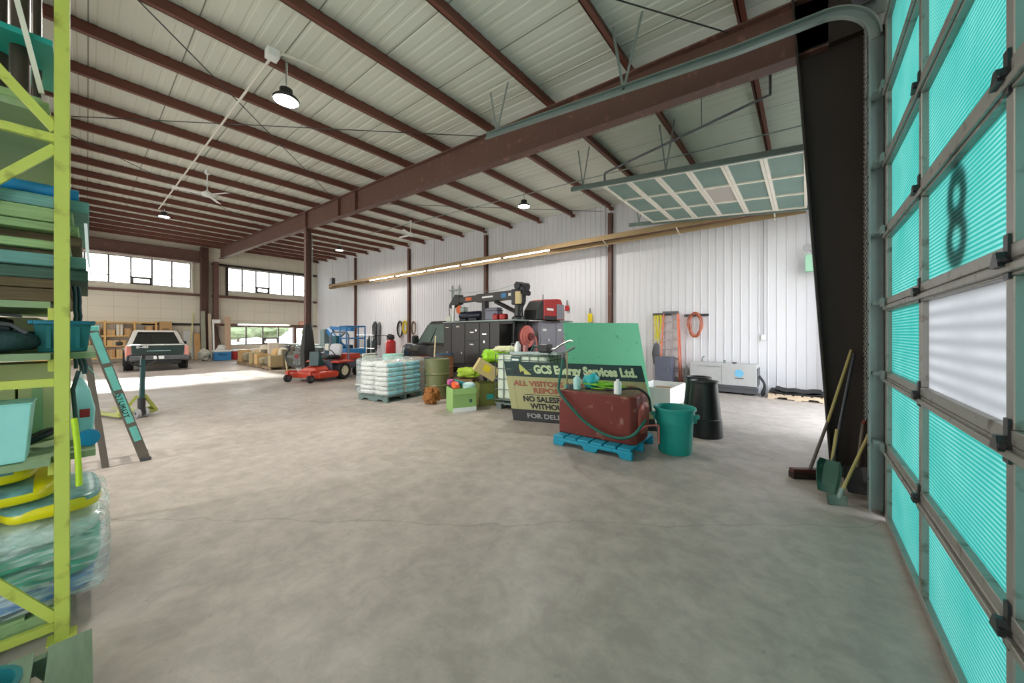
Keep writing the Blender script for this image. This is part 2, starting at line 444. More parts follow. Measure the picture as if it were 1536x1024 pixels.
f = MB(); f.box(-0.05,0.05,-0.45,-0.37,0,2.08); f.box(-0.05,0.05,0.37,0.45,0,2.08); f.box(-0.05,0.05,-0.37,0.37,1.98,2.08); f.box(-0.05,0.05,-0.37,0.37,0,0.25)
f.build('door_frame', M['steel'], d); MB().box(-0.004,0.004,-0.37,0.37,0.25,1.98).build('pane', M['glass'], d)
MB().tube([(0.05,0.3,0.95),(0.1,0.3,0.95),(0.1,0.3,1.2),(0.05,0.3,1.2)],0.012).build('door_handle', M['chrome'], d)

# trims on the left wall
k = 1
for (b, mm) in (((XL, XL+0.16, YF, 4.55, 3.96, 4.1),'steel'), ((XL, XL+0.16, 5.15, YB-0.1, 3.94, 4.1),'steel'), ((XL, XL+0.16, 5.15, YB-0.1, 6.02, 6.16),'column'),
            ((XL, XL+0.12, 2.0, 4.55, 2.1, 2.24),'column'), ((XL, XL+0.12, 5.15, YB-0.1, 2.1, 2.24),'steel'), ((XL, XL+0.1, 5.93, 6.03, 0.0, 2.1),'column'),
            ((XL, XL+0.1, 9.93, 10.04, 0.0, 2.1),'steel'), ((XL, XL+0.1, 10.96, 11.06, 0.0, 2.1),'steel'), ((XL, XL+0.1, 5.86, 5.98, 4.1, 6.05),'column'), ((XL, XL+0.1, 4.15, 4.25, 4.1, 6.1),'offwhite')):
    struct(MB().box(*b).build('trim_%d' % k, M[mm])); k += 1

# steel frame ------------------------------------------------------
def ibeam(mb, p0, p1, d0, d1, w, ft=0.025, wt=0.012):
    """I section whose TOP follows p0-p1, depth d0..d1, flanges w wide across y"""
    (xa,y,za),(xb,_,zb) = p0, p1
    def bx(dz0a, dz1a, dz0b, dz1b, hw):
        vs = [(xa,y-hw,za-dz1a),(xb,y-hw,zb-dz1b),(xb,y+hw,zb-dz1b),(xa,y+hw,za-dz1a),(xa,y-hw,za-dz0a),(xb,y-hw,zb-dz0b),(xb,y+hw,zb-dz0b),(xa,y+hw,za-dz0a)]
        mb.add(vs, [(0,3,2,1),(4,5,6,7),(0,1,5,4),(1,2,6,5),(2,3,7,6),(3,0,4,7)])
    bx(0,ft,0,ft,w/2); bx(ft,d0-ft,ft,d1-ft,wt/2); bx(d0-ft,d0,d1-ft,d1,w/2)
YR = 5.52
def rafter(y, label):
    mb = MB(); ibeam(mb, (0.2,y,zr(0.2)), (XL+0.45,y,zr(XL+0.45)), 0.68, 0.66, 0.2)
    for x in (-11.0,-12.2,-15.0):                                   # stiffener plates
        mb.box(x-0.012, x+0.012, y-0.095, y+0.095, zr(x)-0.645, zr(x)-0.02)
    return struct(mb.build('roof_rafter', M['steel']), label, 'roof beam')
rafter(YR, 'long brown steel roof beam running above the vehicles to the far column')
rafter(-0.75, 'brown steel roof beam passing behind the camera')
XP = [-5.17 + 1.508*k for k in range(-16, 4)]
for x in XP:
    if x < XL+0.15 or x > XR: continue
    mb = MB(); z = zr(x)
    mb.box(x-0.008, x+0.008, YF, YB-0.06, z, z+0.2); mb.box(x-0.008, x+0.07, YF, YB-0.06, z, z+0.012); mb.box(x-0.07, x+0.008, YF, YB-0.06, z+0.19, z+0.205)
    mb.box(x-0.03, x+0.1, YB-0.16, YB-0.03, z-0.02, z+0.06)
    struct(mb.build('roof_purlin', M['purlin']), 'red oxide steel purlin under the ribbed ceiling', 'purlin')['group'] = 'roof purlins'
# big beam above the first high window
mb = MB(); mb.box(XL+0.02, XL+0.34, YF, 4.6, 6.06, 6.1); mb.box(XL+0.16, XL+0.19, YF, 4.6, 6.1, 6.74); mb.box(XL+0.02, XL+0.34, YF, 4.6, 6.72, 6.76)
struct(mb.build('spandrel_beam', M['steel']), 'brown steel beam above the left high window', 'beam')
# far column
mb = MB(); yc = 4.82
mb.box(XL+0.05, XL+0.45, yc-0.26, yc-0.23, 0, zr(XL)-0.05); mb.box(XL+0.2, XL+0.24, yc-0.26, yc+0.1, 0, zr(XL)-0.05); mb.box(XL+0.05, XL+0.45, yc+0.08, yc+0.11, 0, zr(XL)-0.05)
mb.box(XL+0.05, XL+0.4, yc+0.36, yc+0.62, 0, 6.2)
struct(mb.build('steel_column', M['steel']), 'brown steel column on the far window wall under the roof beam', 'column')
# near tapered column at the doors
mb = MB()
hgt = zr(0)+0.05
def xi(z): return 0.235 - 0.31*z/5.0
web = [(xi(0),0.0),(0.5,0.0),(0.5,hgt),(xi(hgt)+0.0,hgt)]
mb.prism(web, YR-0.006, YR+0.006, 'xz')
mb.prism([(xi(0)-0.02,0),(xi(0),0),(xi(hgt),hgt),(xi(hgt)-0.02,hgt)], YR-0.12, YR+0.12, 'xz')
mb.box(0.5,0.525,YR-0.12,YR+0.12,0,hgt)
mb.box(xi(0)-0.05,0.58,YR-0.14,YR+0.14,0,0.02)
for z in (4.92,): mb.box(xi(z),0.5,YR-0.1,YR+0.1,z,z+0.02)
struct(mb.build('steel_column', M['column']), 'brown tapered steel column with shade in its colour between the two overhead doors', 'column')
# jamb plate behind the column
struct(MB().box(0.53,XR,4.42,7.15,0,4.4).build('door_jamb', M['column']), 'dark brown flat jamb between the two overhead doors', 'jamb')
# slim post under the roof beam
t = struct(thing('steel_post', 'slim brown steel post under the roof beam mid hall', 'post', (-15.0, YR, 0)))
zp = zr(-15.0)-0.66
mb = MB(); mb.box(-0.1,0.1,-0.1,-0.088,0,zp); mb.box(-0.1,0.1,0.088,0.1,0,zp); mb.box(-0.006,0.006,-0.088,0.088,0,zp); mb.build('post_body', M['steel'], t)
MB().box(-0.17,0.17,-0.17,0.17,0,0.02).build('base_plate', M['steel'], t)
mb = MB(); mb.tube([(0.11,0.12,1.2+0.2*i) for i in range(int((zp-1.2)/0.2))],0.02,6); mb.build('conduit', M['galv'], t)
# wind columns against the back wall
for x in (-5.17,-11.1,-17.06,-23.25):
    mb = MB(); z = zr(x)-0.12
    mb.box(x-0.07,x+0.07,YB-0.16,YB-0.15,0,z); mb.box(x-0.006,x+0.006,YB-0.15,YB-0.04,0,z); mb.box(x-0.07,x+0.07,YB-0.05,YB-0.03,0,z)
    w = {-5.17:'behind the red welder', -11.1:'behind the crane boom', -17.06:'beside the yellow hose', -23.25:'nearest the far window wall'}[x]
    struct(mb.build('wind_column', M['steel']), 'slim brown steel column on the white ribbed wall '+w, 'column')
# roof bracing rods
for (a, b) in (((-5.3,YR-0.1),(-12.4,-0.7)), ((-12.4,YR-0.1),(-5.3,-0.7)), ((-19.6,YR-0.1),(-12.6,-0.7)), ((-12.6,YR+0.1),(-5.4,YB-0.2)), ((-0.8,YR-0.1),(-5.2,-0.7))):
    p, q = (a[0],a[1],zr(a[0])-0.05), (b[0],b[1],zr(b[0])-0.05)
    struct(MB().cyl(p,q,0.009,n=6).build('bracing_rod', M['blackmetal']), 'thin dark steel bracing rod crossing below the ceiling', 'rod')['group'] = 'roof bracing rods'

# ------------------------------------------------------------------ sectional door 8 (closed, translucent)
XD = 0.56; SH = 0.608; NS = 7; cols = [4.34, 3.14, 1.947, 0.75, -0.44]
d1 = struct(thing('door_1', 'closed sectional door of teal translucent panels in aluminium frames', 'door', (XD, 0, 0)))
for k in range(NS):
    z0, z1 = k*SH+0.02, (k+1)*SH+0.016
    sec = MB()
    sec.box(-0.045,0.0,cols[-1],cols[0],z0,z0+0.05); sec.box(-0.045,0.0,cols[-1],cols[0],z1-0.052,z1)
    sec.box(-0.06,-0.045,cols[-1],cols[0],z1-0.04,z1-0.012)
    for i, c in enumerate(cols):
        w = 0.03 if 0 < i < len(cols)-1 else 0.045
        cc = c - 0.045 if i == 0 else (c+0.045 if i == len(cols)-1 else c)
        sec.box(-0.043,-0.002,cc-w,cc+w,z0+0.05,z1-0.052)
    so = sec.build('door_section', M['alu'], d1, bevel=0.003, seg=1)
    for i in range(4):
        ya, yb = cols[i]-(0.09 if i==0 else 0.03), cols[i+1]+(0.09 if i==3 else 0.03)
        clear = (k == 2 and i == 1)
        pv = MB(); zz = [z0+0.05, z1-0.052]
        pv.add([(-0.014,ya,zz[0]),(-0.014,yb,zz[0]),(-0.014,yb,zz[1]),(-0.014,ya,zz[1])],[(0,1,2,3)])
        pv.build('panel', M['polyclear' if clear else 'poly'], so)
    if k < NS-1:                                   # hinges at the stiles, roller arms at the edge
        for c in cols[1:4]:
            h = MB(); h.obox((-0.048,c,z1-0.03),(0.008,0.045,0.06)); h.obox((-0.048,c,z1+0.05),(0.008,0.035,0.075)); h.prism([(c-0.03,z1-0.02),(c+0.045,z1-0.02),(c+0.012,z1+0.03),(c-0.012,z1+0.03)],-0.075,-0.045,'yz')
            h.cyl((-0.066,c-0.035,z1),(-0.066,c+0.035,z1),0.009,n=8)
            h.build('hinge', M['blackmetal'], so)
        h = MB(); h.obox((-0.066,4.3,z1+0.02),(0.02,0.1,0.07)); h.obox((-0.085,4.41,z1+0.02),(0.05,0.16,0.025)); h.cyl((-0.09,4.36,z1+0.02),(-0.09,4.52,z1+0.02),0.011,n=8)
        h.build('roller_bracket', M['galv'], so)
mb = MB(); mb.box(-0.03,0.0,cols[-1],cols[0],0.0,0.022); mb.build('bottom_seal', M['rubber'], d1)
# painted number on the outside face of the fifth section
num = text_mesh('8', 0.66, M['black'], 'door_number', d1, 0.002, 0.018, 0.95, 'CENTER')
for v in num.data.vertices:
    x, y, z = v.co; v.co = (0.012 + y, -x*1.0 + 2.63, z + 1.93)
# its track
tk = struct(thing('door_track', 'galvanised track of the closed teal door curving up under the roof beam', 'door track', (0,0,0)))
mb = MB(); YT = 4.47
mb.box(0.435,0.56,YT+0.055,YT+0.075,0.02,4.25); mb.box(0.54,0.56,YT-0.05,YT+0.065,0.02,4.25); mb.box(0.43,0.442,YT-0.03,YT+0.075,0.02,4.25)
mb.build('vertical_track', M['galv'], tk)
arc = []
R = 0.38
for i in range(13):
    a = PI/2*i/12
    arc.append((0.475-R+R*math.cos(a), YT+0.03, 4.25+R*math.sin(a)))
arc += [(-0.6,YT+0.03,4.67),(-4.35,YT+0.03,5.08)]
mb = MB()
rings = []
for i, p in enumerate(arc):
    a = Vector(arc[max(0,i-1)]); b = Vector(arc[min(len(arc)-1,i+1)]); dd = (b-a).normalized(); nn = Vector((-dd.z,0,dd.x))
    p = Vector(p)
    rings.append([p+nn*0.045+Vector((0,-0.03,0)), p+nn*0.045+Vector((0,0.03,0)), p-nn*0.045+Vector((0,0.03,0)), p-nn*0.045+Vector((0,-0.03,0)), p-nn*0.033+Vector((0,-0.03,0)), p-nn*0.033+Vector((0,0.02,0)), p+nn*0.033+Vector((0,0.02,0)), p+nn*0.033+Vector((0,-0.03,0))])
mb.loft(rings); mb.build('horizontal_track', M['galv'], tk)
mb = MB()
for x in (-1.85,-4.1):
    zt = 4.67+0.41*(-0.6-x)/3.75
    mb.bar((x,YT+0.05,zt),(x-0.15,YT+0.05,zr(x)+0.02),0.035,0.004,(0,1,0)); mb.bar((x,YT+0.05,zt),(x+0.25,YT+0.05,zr(x)+0.02),0.035,0.004,(0,1,0))
mb.build('track_hanger', M['galv'], tk)
mb = MB()
for z in [0.3+0.3*i for i in range(13)]: mb.cyl((0.426,YT+0.0,z),(0.4305,YT+0.0,z),0.012,n=8)
mb.build('bolt_holes', M['black'], tk)
# hoist chain
pts = lambda x: None
ch = MB()
z = 0.85
i = 0
while z < 4.3:
    for sx in (0.0, 0.05):
        c = (0.40, 4.36+sx*0.5, z)
        r = []
        for q in range(8):
            a = 2*PI*q/8
            dx, dz = 0.007*math.cos(a), 0.015*math.sin(a)
            r.append((c[0]+(dx if i%2 else 0), c[1]+(0 if i%2 else dx), c[2]+dz))
        ch.tube(r, 0.003, 4, True)
    z += 0.022; i += 1
tag(ch.build('hoist_chain', mat('dark_chain_steel', rgb(96,92,86),0.4,0.5)), 'steel pull chain hanging in a loop beside the closed teal door', 'chain')
# torsion shaft and drum above the door
t = struct(thing('torsion_shaft', 'steel shaft and cable drum above the closed teal door', 'shaft', (0.42, 0, 4.72)))
MB().cyl((0,-0.5,0),(0,4.85,0),0.017,n=10).build('shaft', M['galv'], t)
MB().lathe([(0.02,-0.06),(0.1,-0.06),(0.1,-0.045),(0.075,-0.04),(0.075,0.04),(0.1,0.045),(0.1,0.06),(0.02,0.06)],(0,4.5,0),20,'y').build('cable_drum', M['darkgrey'], t, smooth=30)
MB().box(-0.02,0.14,4.62,4.63,-0.2,0.12).build('bearing_plate', M['galv'], t)
MB().cyl((0,0.8,0),(0,3.2,0),0.045,n=14).build('spring', M['blackmetal'], t)

# ------------------------------------------------------------------ second door, rolled up overhead
d2 = struct(thing('door_2', 'raised sectional door lying overhead near the white ribbed wall', 'door', (0,0,0)))
Y0, Y1 = 7.3, 10.65
def zd(x): return 4.5 - 0.103*x
for k in range(7):
    xa, xb = 0.02-0.585*k, 0.02-0.585*(k+1)+0.006
    if k == 6: xa, xb = 0.3, 0.04
    sec = MB()
    z_a, z_b = (zd(xa), zd(xb)) if k < 6 else (4.2, 4.49)
    dx = Vector((xb-xa,0,z_b-z_a)); ln = dx.length; dx.normalize(); nn = Vector((-dx.z,0,dx.x)); nn = nn if nn.z > 0 else -nn
    A = Vector((xa,0,z_a))
    def strip(a, b, ya, yb, th=0.045):
        p = [A+dx*a, A+dx*b]
        vs = []
        for q in p:
            for yy in (ya,yb):
                for hh in (0, th): vs.append(q+Vector((0,yy,0))+nn*hh)
        sec.add(vs,[(0,1,3,2),(4,6,7,5),(0,4,5,1),(2,3,7,6),(0,2,6,4),(1,5,7,3)])
    strip(0,0.05,Y0,Y1); strip(ln-0.05,ln,Y0,Y1)
    for c in (Y0,Y0+1.09,Y0+2.2,Y1-0.06): strip(0.05,ln-0.05,c,c+0.06)
    so = sec.build('door_section', M['alulight'], d2)
    for c in ((Y0+0.06,Y0+1.09),(Y0+1.15,Y0+2.2),(Y0+2.26,Y1-0.06)):
        pm = MB(); q0, q1 = A+dx*0.05+nn*0.03, A+dx*(ln-0.05)+nn*0.03
        pm.add([q0+Vector((0,c[0],0)),q0+Vector((0,c[1],0)),q1+Vector((0,c[1],0)),q1+Vector((0,c[0],0))],[(0,1,2,3)])
        pm.build('panel', M['polypale' if not (k==2 and c[0]>8.3 and c[0]<9) else 'polypink'], so)
for (yy, lab) in ((Y0-0.09,'near'),(Y1+0.06,'far')):
    tk = struct(thing('door_track', 'steel track carrying the %s edge of the raised overhead door' % lab, 'door track', (0,0,0)))
    mb = MB(); mb.bar((0.1,yy,zd(0.1)+0.02),(-4.2,yy,zd(-4.2)+0.02),0.05,0.1); mb.build('rail', M['galvdark'], tk)
    mb = MB()
    for x in (-2.1,-3.9):
        if zr(x) > zd(x)+0.1:
            mb.bar((x,yy,zd(x)+0.06),(x-0.12,yy,zr(x)+0.01),0.03,0.004,(0,1,0)); mb.bar((x,yy,zd(x)+0.06),(x+0.16,yy,zr(x)+0.01),0.03,0.004,(0,1,0))
    mb.build('track_hanger', M['galv'], tk)
# ------------------------------------------------------------------ ceiling fittings
M['lampglow'] = emis('led_glow', (1.0, 0.96, 0.88, 1), LAMP)
M['tubeglow'] = emis('fluorescent_glow', (1.0, 0.96, 0.88, 1), 4.0)
M['tan'] = mat('tan_painted_reflector', rgb(186, 160, 122), 0.5, 0.1, 0.08, 2)
def highbay(x, y, z, label):
    t = thing('high_bay_lamp', label, 'lamp', (x, y, z), 0, 'round high bay lamps')
    MB().lathe([(0.0,0.2),(0.05,0.198),(0.09,0.175),(0.095,0.06),(0.16,0.05),(0.185,0.02),(0.185,-0.012),(0.172,-0.012),(0.165,0.015),(0.0,0.02)],(0,0,0),28).build('housing', M['black'], t, smooth=35)
    MB().lathe([(0.0,0.008),(0.163,0.008)],(0,0,0),28).build('diffuser', M['lampglow'], t)
    MB().tube([(0,0,0.19),(0,0,0.22),(0.02,0,0.25),(0,0,0.27),(0,0,zr(x)-z+0.01)],0.008,6).build('hook', M['galv'], t)
    MB().tube([(0.03,0,0.19),(0.06,0,0.3),(-0.02,0.02,zr(x)-z)],0.006,6).build('lamp_cord', M['offwhite'], t)
    return t
highbay(-6.35, 2.02, 5.3, 'nearest round high bay lamp, hanging beside a junction box on the long white conduit')
highbay(-6.6, 8.5, 5.47, 'round high bay lamp hanging above the crane of the service truck')
highbay(-18.9, 8.5, 5.98, 'small far round high bay lamp right of the slim post')
highbay(-20.1, 2.0, 6.36, 'small far round high bay lamp at the end of the long white conduit')
highbay(-6.4, -4.0, 5.4, 'round high bay lamp in the unlit bay beyond the yellow rack')
highbay(-19.5, -4.0, 6.3, 'round high bay lamp in the far bay beyond the yellow rack')
t = thing('junction_box', 'white junction box under a purlin beside the nearest round lamp', 'junction box', (-6.25, 1.8, zr(-6.25)-0.13))
MB().box(-0.08,0.08,-0.08,0.08,0,0.13).build('box_body', M['white'], t, bevel=0.01)
MB().tube([(0.0,0.08,0.1),(0.02,0.14,0.14),(0.1,0.4,0.14),(0.12,0.7,0.16)],0.02,8).build('flexible_conduit', M['offwhite'], t, smooth=60)
p, q = Vector((-6.35,1.8,zr(-6.3)-0.09)), Vector((-19.9,1.83,zr(-20.3)-0.05))
tag(MB().cyl(p,q,0.02,n=8).build('electrical_conduit', M['offwhite']), 'long thin white conduit running under the purlins past the ceiling fan', 'conduit')

def fan(x, y, z, a0, label):
    t = thing('ceiling_fan', label, 'fan', (x, y, z), a0, 'white ceiling fans')
    MB().lathe([(0.0,-0.07),(0.07,-0.06),(0.12,-0.02),(0.12,0.05),(0.06,0.08),(0.03,0.12),(0.0,0.12)],(0,0,0),20).build('motor', M['white'], t, smooth=40)
    h = zr(x)-z
    MB().lathe([(0.015,0.1),(0.015,h-0.12),(0.06,h-0.1),(0.05,h)],(0,0,0),12).build('downrod', M['white'], t, smooth=40)
    for k in range(3):
        a = 2*PI*k/3; c, s_ = math.cos(a), math.sin(a); b = MB()
        pr = []
        for (r, w) in ((0.1,0.05),(0.2,0.05),(0.24,0.13),(0.72,0.11),(0.75,0.05)):
            pr.append([(r*c-w/2*s_, r*s_+w/2*c, 0.012),(r*c+w/2*s_, r*s_-w/2*c, -0.012),(r*c+w/2*s_, r*s_-w/2*c, -0.016),(r*c-w/2*s_, r*s_+w/2*c, 0.008)])
        b.loft(pr).build('blade', M['white'], t)
fan(-13.2, 2.2, 5.58, 0.5, 'white three blade ceiling fan beside the long white conduit')
fan(-12.5, 8.5, 5.66, 1.1, 'white three blade ceiling fan in the bay along the white ribbed wall')

# radiant heater along the back wall: tan reflector with a tube and lit strips
YH = 10.95
def zh(x): return 4.62 - 0.0095*(x)
t = thing('radiant_heater', 'long tan radiant tube heater slung along the white ribbed wall', 'heater', (0,0,0))
xa, xb = 0.0, -25.6
mb = MB()
for (y0, y1, z0, z1) in ((-0.16,-0.05,-0.02,0.16),(-0.05,0.05,0.15,0.17),(0.05,0.19,-0.14,0.16)):
    mb.loft([[(x,YH+y0,zh(x)+z0),(x,YH+y0+0.02,zh(x)+z0),(x,YH+y1,zh(x)+z1),(x,YH+y1-0.02,zh(x)+z1)] if y0!=-0.05 else [(x,YH+y0,zh(x)+z0),(x,YH+y1,zh(x)+z0),(x,YH+y1,zh(x)+z1),(x,YH+y0,zh(x)+z1)] for x in (xa,xb)])
mb.box(xb-0.02,xb,YH-0.16,YH+0.19,zh(xb)-0.14,zh(xb)+0.17)
mb.build('reflector', M['tan'], t)
MB().cyl((xa,YH-0.02,zh(xa)+0.02),(xb,YH-0.02,zh(xb)+0.02),0.05,n=12).build('burner_tube', M['steel'], t, smooth=60)
for i in range(12):
    x = -0.6-2.25*i; MB().bar((x,YH-0.2,zh(x)-0.02),(x,YH+0.21,zh(x)-0.16),0.03,0.012).build('hanger_bracket', M['offwhite'], t)
for x in (-0.6,-5.1,-9.6,-14.1,-18.6,-23.1,-25.4): MB().cyl((x,YH,zh(x)+0.16),(x,YH,zr(x)+0.02),0.008,n=6).build('hanger_chain', M['galv'], t)
MB().box(xb-0.02,xb+0.35,YH-0.12,YH+0.12,zh(xb)+0.17,zh(xb)+0.6).build('burner_box', M['darkgrey'], t, bevel=0.02)
for (a,b) in ((-7.2,-9.4),(-9.6,-11.9),(-12.1,-14.4),(-14.6,-17.2),(-17.5,-20)): MB().cyl((a,YH-0.17,zh(a)-0.05),(b,YH-0.17,zh(b)-0.05),0.025,n=8).build('light_tube', M['tubeglow'], t)
# gas pipe in the right bay
tag(MB().tube([(-2.97,6.35,4.52),(-2.97,6.35,4.66),(-2.95,6.35,4.68),(-0.75,6.35,5.02),(-0.4,6.35,5.07),(-0.4,6.35,zr(-0.4)+0.01)],0.02,8).build('gas_pipe', M['darkgrey']), 'dark grey pipe bent down at its end, hung under the ceiling near the dark column', 'pipe')
mb = MB().cyl((-1.3,6.35,4.93),(-1.3,6.35,zr(-1.3)+0.05),0.008,n=6)
tag(mb.build('pipe_hanger', M['galv']), 'thin rod holding the dark grey bent ceiling pipe', 'hanger')
# second thin pipe beyond the raised door
tag(MB().tube([(0.3,8.6,zr(0.3)-0.08),(-6.5,8.6,zr(-6.5)-0.06),(-16,8.6,zr(-16)-0.05)],0.012,6).build('electrical_conduit', M['galv']), 'thin grey conduit crossing the purlins above the raised door', 'conduit')
# switch and conduit on the back wall
t = thing('wall_switch', 'small white switch box with a thin conduit on the ribbed wall above the grey welder', 'switch', (-0.87, YB-0.03, 1.5))
MB().box(-0.05,0.05,-0.07,0.0,-0.07,0.07).build('switch_box', M['white'], t, bevel=0.008)
MB().cyl((0,-0.03,0.07),(0,-0.03,3.2),0.011,n=6).build('conduit', M['grey'], t)
# emergency light near the dark column
t = thing('emergency_light', 'pale green emergency light box with a round lamp head beside the dark column', 'emergency light', (0.12, 11.2, 3.1))
MB().box(-0.14,0.16,-0.03,0.12,0,0.42).build('battery_box', mat('pale_green_box', rgb(150,195,165),0.5), t, bevel=0.015)
MB().lathe([(0.0,-0.05),(0.09,-0.05),(0.095,-0.03),(0.06,0.06),(0.0,0.06)],(-0.09,-0.02,0.58),16,'y').build('lamp_head', M['grey'], t, smooth=35)
MB().tube([(-0.09,0.04,0.58),(-0.02,0.05,0.5),(0.0,0.05,0.42)],0.018,6).build('lamp_bracket', M['grey'], t)
MB().box(0.16,XR-0.12,0.02,0.1,0.1,0.3).build('wall_bracket', M['grey'], t)
# strip light, exit sign and small box on the far wall
t = thing('strip_light', 'lit fluorescent strip above the low far window', 'light', (XL+0.06, 8.05, 2.16))
MB().box(0,0.08,-1.6,1.6,0,0.1).build('housing', M['white'], t); MB().cyl((0.1,-1.5,0.03),(0.1,1.5,0.03),0.03,n=8).build('tube', M['tubeglow'], t)
t = thing('exit_sign', 'small red exit sign above the glazed far door', 'sign', (XL+0.1, 10.5, 2.22))
MB().box(-0.1,0.0,-0.24,0.24,0,0.26).build('sign_box', mat('exit_orange', rgb(235,150,115),0.5), t)
tx = text_mesh('EXIT', 0.17, M['white'], 'lettering', t, 0.002, 0.004, 1.0, 'CENTER')
for v in tx.data.vertices: x,y,z = v.co; v.co = (0.003-y, x, z+0.07)
t = thing('control_box', 'small white control box on the brown far column', 'box', (XL+0.47, 5.32, 2.25))
MB().box(-0.07,0.06,-0.2,0.2,0,0.26).build('box_body', M['offwhite'], t, bevel=0.02)
MB().box(0.06,0.068,-0.15,0.15,0.04,0.2).build('box_cover', M['white'], t)
# ------------------------------------------------------------------ yellow rack on the left, teal door light tinted into its colours
def ranked(i, n): return ['topmost','second from the top','third from the top','fourth from the top','fifth from the top','sixth from the top','seventh from the top','eighth from the top','ninth from the top','tenth from the top','eleventh from the top'][i]
rk = thing('pallet_rack', 'lime yellow pallet rack loaded with lumber, totes and bags', 'rack', (0,0,0))
for X in (-3.015, -4.7):
    H = 3.9 if X > -4 else 3.4
    yy = -0.085 if X > -4 else -0.115
    for Y in (yy, -1.15):
        mb = MB(); w = 0.026
        mb.box(X-w,X+w,Y+w-0.003,Y+w,0,H); mb.box(X-w,X+w,Y-w,Y-w+0.003,0,H); mb.box(X+w-0.003,X+w,Y-w,Y+w,0,H)
        mb.box(X-0.05,X+0.05,Y-0.05,Y+0.05,0,0.008)
        p = mb.build('post', M['lime'], rk, bevel=0.004, seg=2)
    br = [(0.07,0.07),(1.345,1.345),(2.62,2.62),(0.12,1.30),(2.57,1.40),(2.66,3.7)]
    for (za, zb) in br:
        mb = MB(); xo = X-0.012
        y1, y0 = yy-0.02, -1.13
        if za == zb: mb.bar((xo,y1,za),(xo,y0,za),0.03,0.042)
        elif abs(za-0.12) < 1e-6: mb.bar((xo+0.015,y1,0.11),(xo+0.015,y0,1.72),0.02,0.04)
        elif za < 2.6: mb.bar((xo+0.015,y1,2.57),(xo+0.015,y0,1.25),0.02,0.04)
        else: mb.bar((xo+0.015,y1,2.66),(xo+0.015,y0,4.0 if X>-4 else 3.35),0.02,0.042)
        mb.build('brace', M['lime'], rk)
for z in (0.93, 1.475, 1.745, 2.76):
    for Y in (-0.115,-1.12):
        MB().box(-4.66,-3.06,Y-0.018,Y+0.018,z-0.075,z-0.012).build('beam', M['lime'], rk)
    e = 0.03 if z < 1.6 else -0.09
    MB().box(-4.72,-3.06 if z>1.6 else -2.998+0.0,-1.12,-0.125 if z > 1.6 else -0.122,z-0.012,z+0.022).build('shelf_board', M['wood_green'], rk)
    if z < 1.6: MB().box(-4.72,-3.06,-0.122,e,z-0.012,z+0.022).build('shelf_board', M['wood_green'], rk)
# lumber on the rack
M['lum_teal'] = mat('teal_light_tint_board', rgb(104,152,146), 0.75, 0, 0.5, 3, bump=0.25, bscale=5, grain=(9,1.2,26), dirt=rgb(70,96,84), dirt_amt=-0.1)  # rack board tinted teal, door panel light put into the base colour
M['lum_green'] = mat('green_light_tint_board', rgb(144,172,118), 0.75, 0, 0.42, 3, bump=0.25, bscale=5, grain=(9,1.2,26), dirt=rgb(96,112,70), dirt_amt=-0.1)  # green here is the panel light worked into the wood colour
M['lum_brown'] = mat('old_brown_board', rgb(98,82,58), 0.85, 0, 0.6, 3, bump=0.3, bscale=5, grain=(9,1.2,26))
M['lum_dark'] = mat('dark_green_board', rgb(70,98,84), 0.8, 0, 0.5, 3, bump=0.3, bscale=5, grain=(9,1.2,26))
lum = [(2.262,2.325,.007,-3.06,'lum_teal','teal light tinted board'),(2.19,2.26,-.05,-3.06,'lum_green','pale green board with a split'),(2.145,2.188,-.03,-3.08,'lum_green','green board'),
       (2.09,2.143,-.02,-3.17,'lum_brown','recessed brown board'),(2.045,2.088,-.06,-3.06,'lum_green','thin pale green board'),(2.02,2.043,-.07,-3.12,'lum_brown','thin dark brown board'),
       (1.955,2.018,-.004,-3.06,'lum_teal','thick teal green board'),(1.89,1.953,.003,-3.1,'lum_dark','dark green board sticking out past the post'),(1.84,1.888,-.06,-3.08,'lum_brown','weathered brown board'),(1.768,1.838,-.07,-3.09,'lum_brown','thick old brown board')]
for i, (z0, z1, yr, xf, mm, lab) in enumerate(lum):
    mb = MB(); random.seed(i+20)
    y = yr; k = 0
    mb.box(xf-1.25,xf,-1.1,yr,z0+0.0005,z1-0.0005)
    tag(mb.build('lumber_board', M[mm], None, bevel=0.004, seg=1), lab+' in the rack lumber, '+ranked(i,10), 'board', 'boards piled on the yellow rack')
tag(MB().cyl((-3.12,-0.8,2.361),(-3.12,-0.03,2.361),0.034,n=14).build('plastic_tube', mat('bright_blue_plastic', rgb(30,130,190),0.4), None, smooth=40), 'bright blue plastic tube lying on top of the rack lumber', 'tube')
tag(MB().blob((-3.3,-0.5,2.405),(0.35,0.5,0.15),0.9,amp=0.3,freq=7,seed=3).build('crumpled_tarp', mat('grey_green_tarp', rgb(150,165,130),0.7), None, smooth=50), 'crumpled pale green tarp on top of the rack lumber', 'tarp')
mb = MB(); mb.loft([[(-3.02,-0.012,2.2),(-3.02,0.0,2.2),(-3.024,0.0,2.2),(-3.024,-0.012,2.2)],[(-3.02,-0.006,2.05),(-3.02,0.006,2.05),(-3.026,0.006,2.05),(-3.026,-0.006,2.05)],[(-3.0,0.004,1.96),(-3.0,0.011,1.96),(-3.012,0.011,1.96),(-3.012,0.004,1.96)]])
tag(mb.build('paper_strip', M['white']), 'torn white paper strip hanging at the ends of the rack lumber', 'paper')
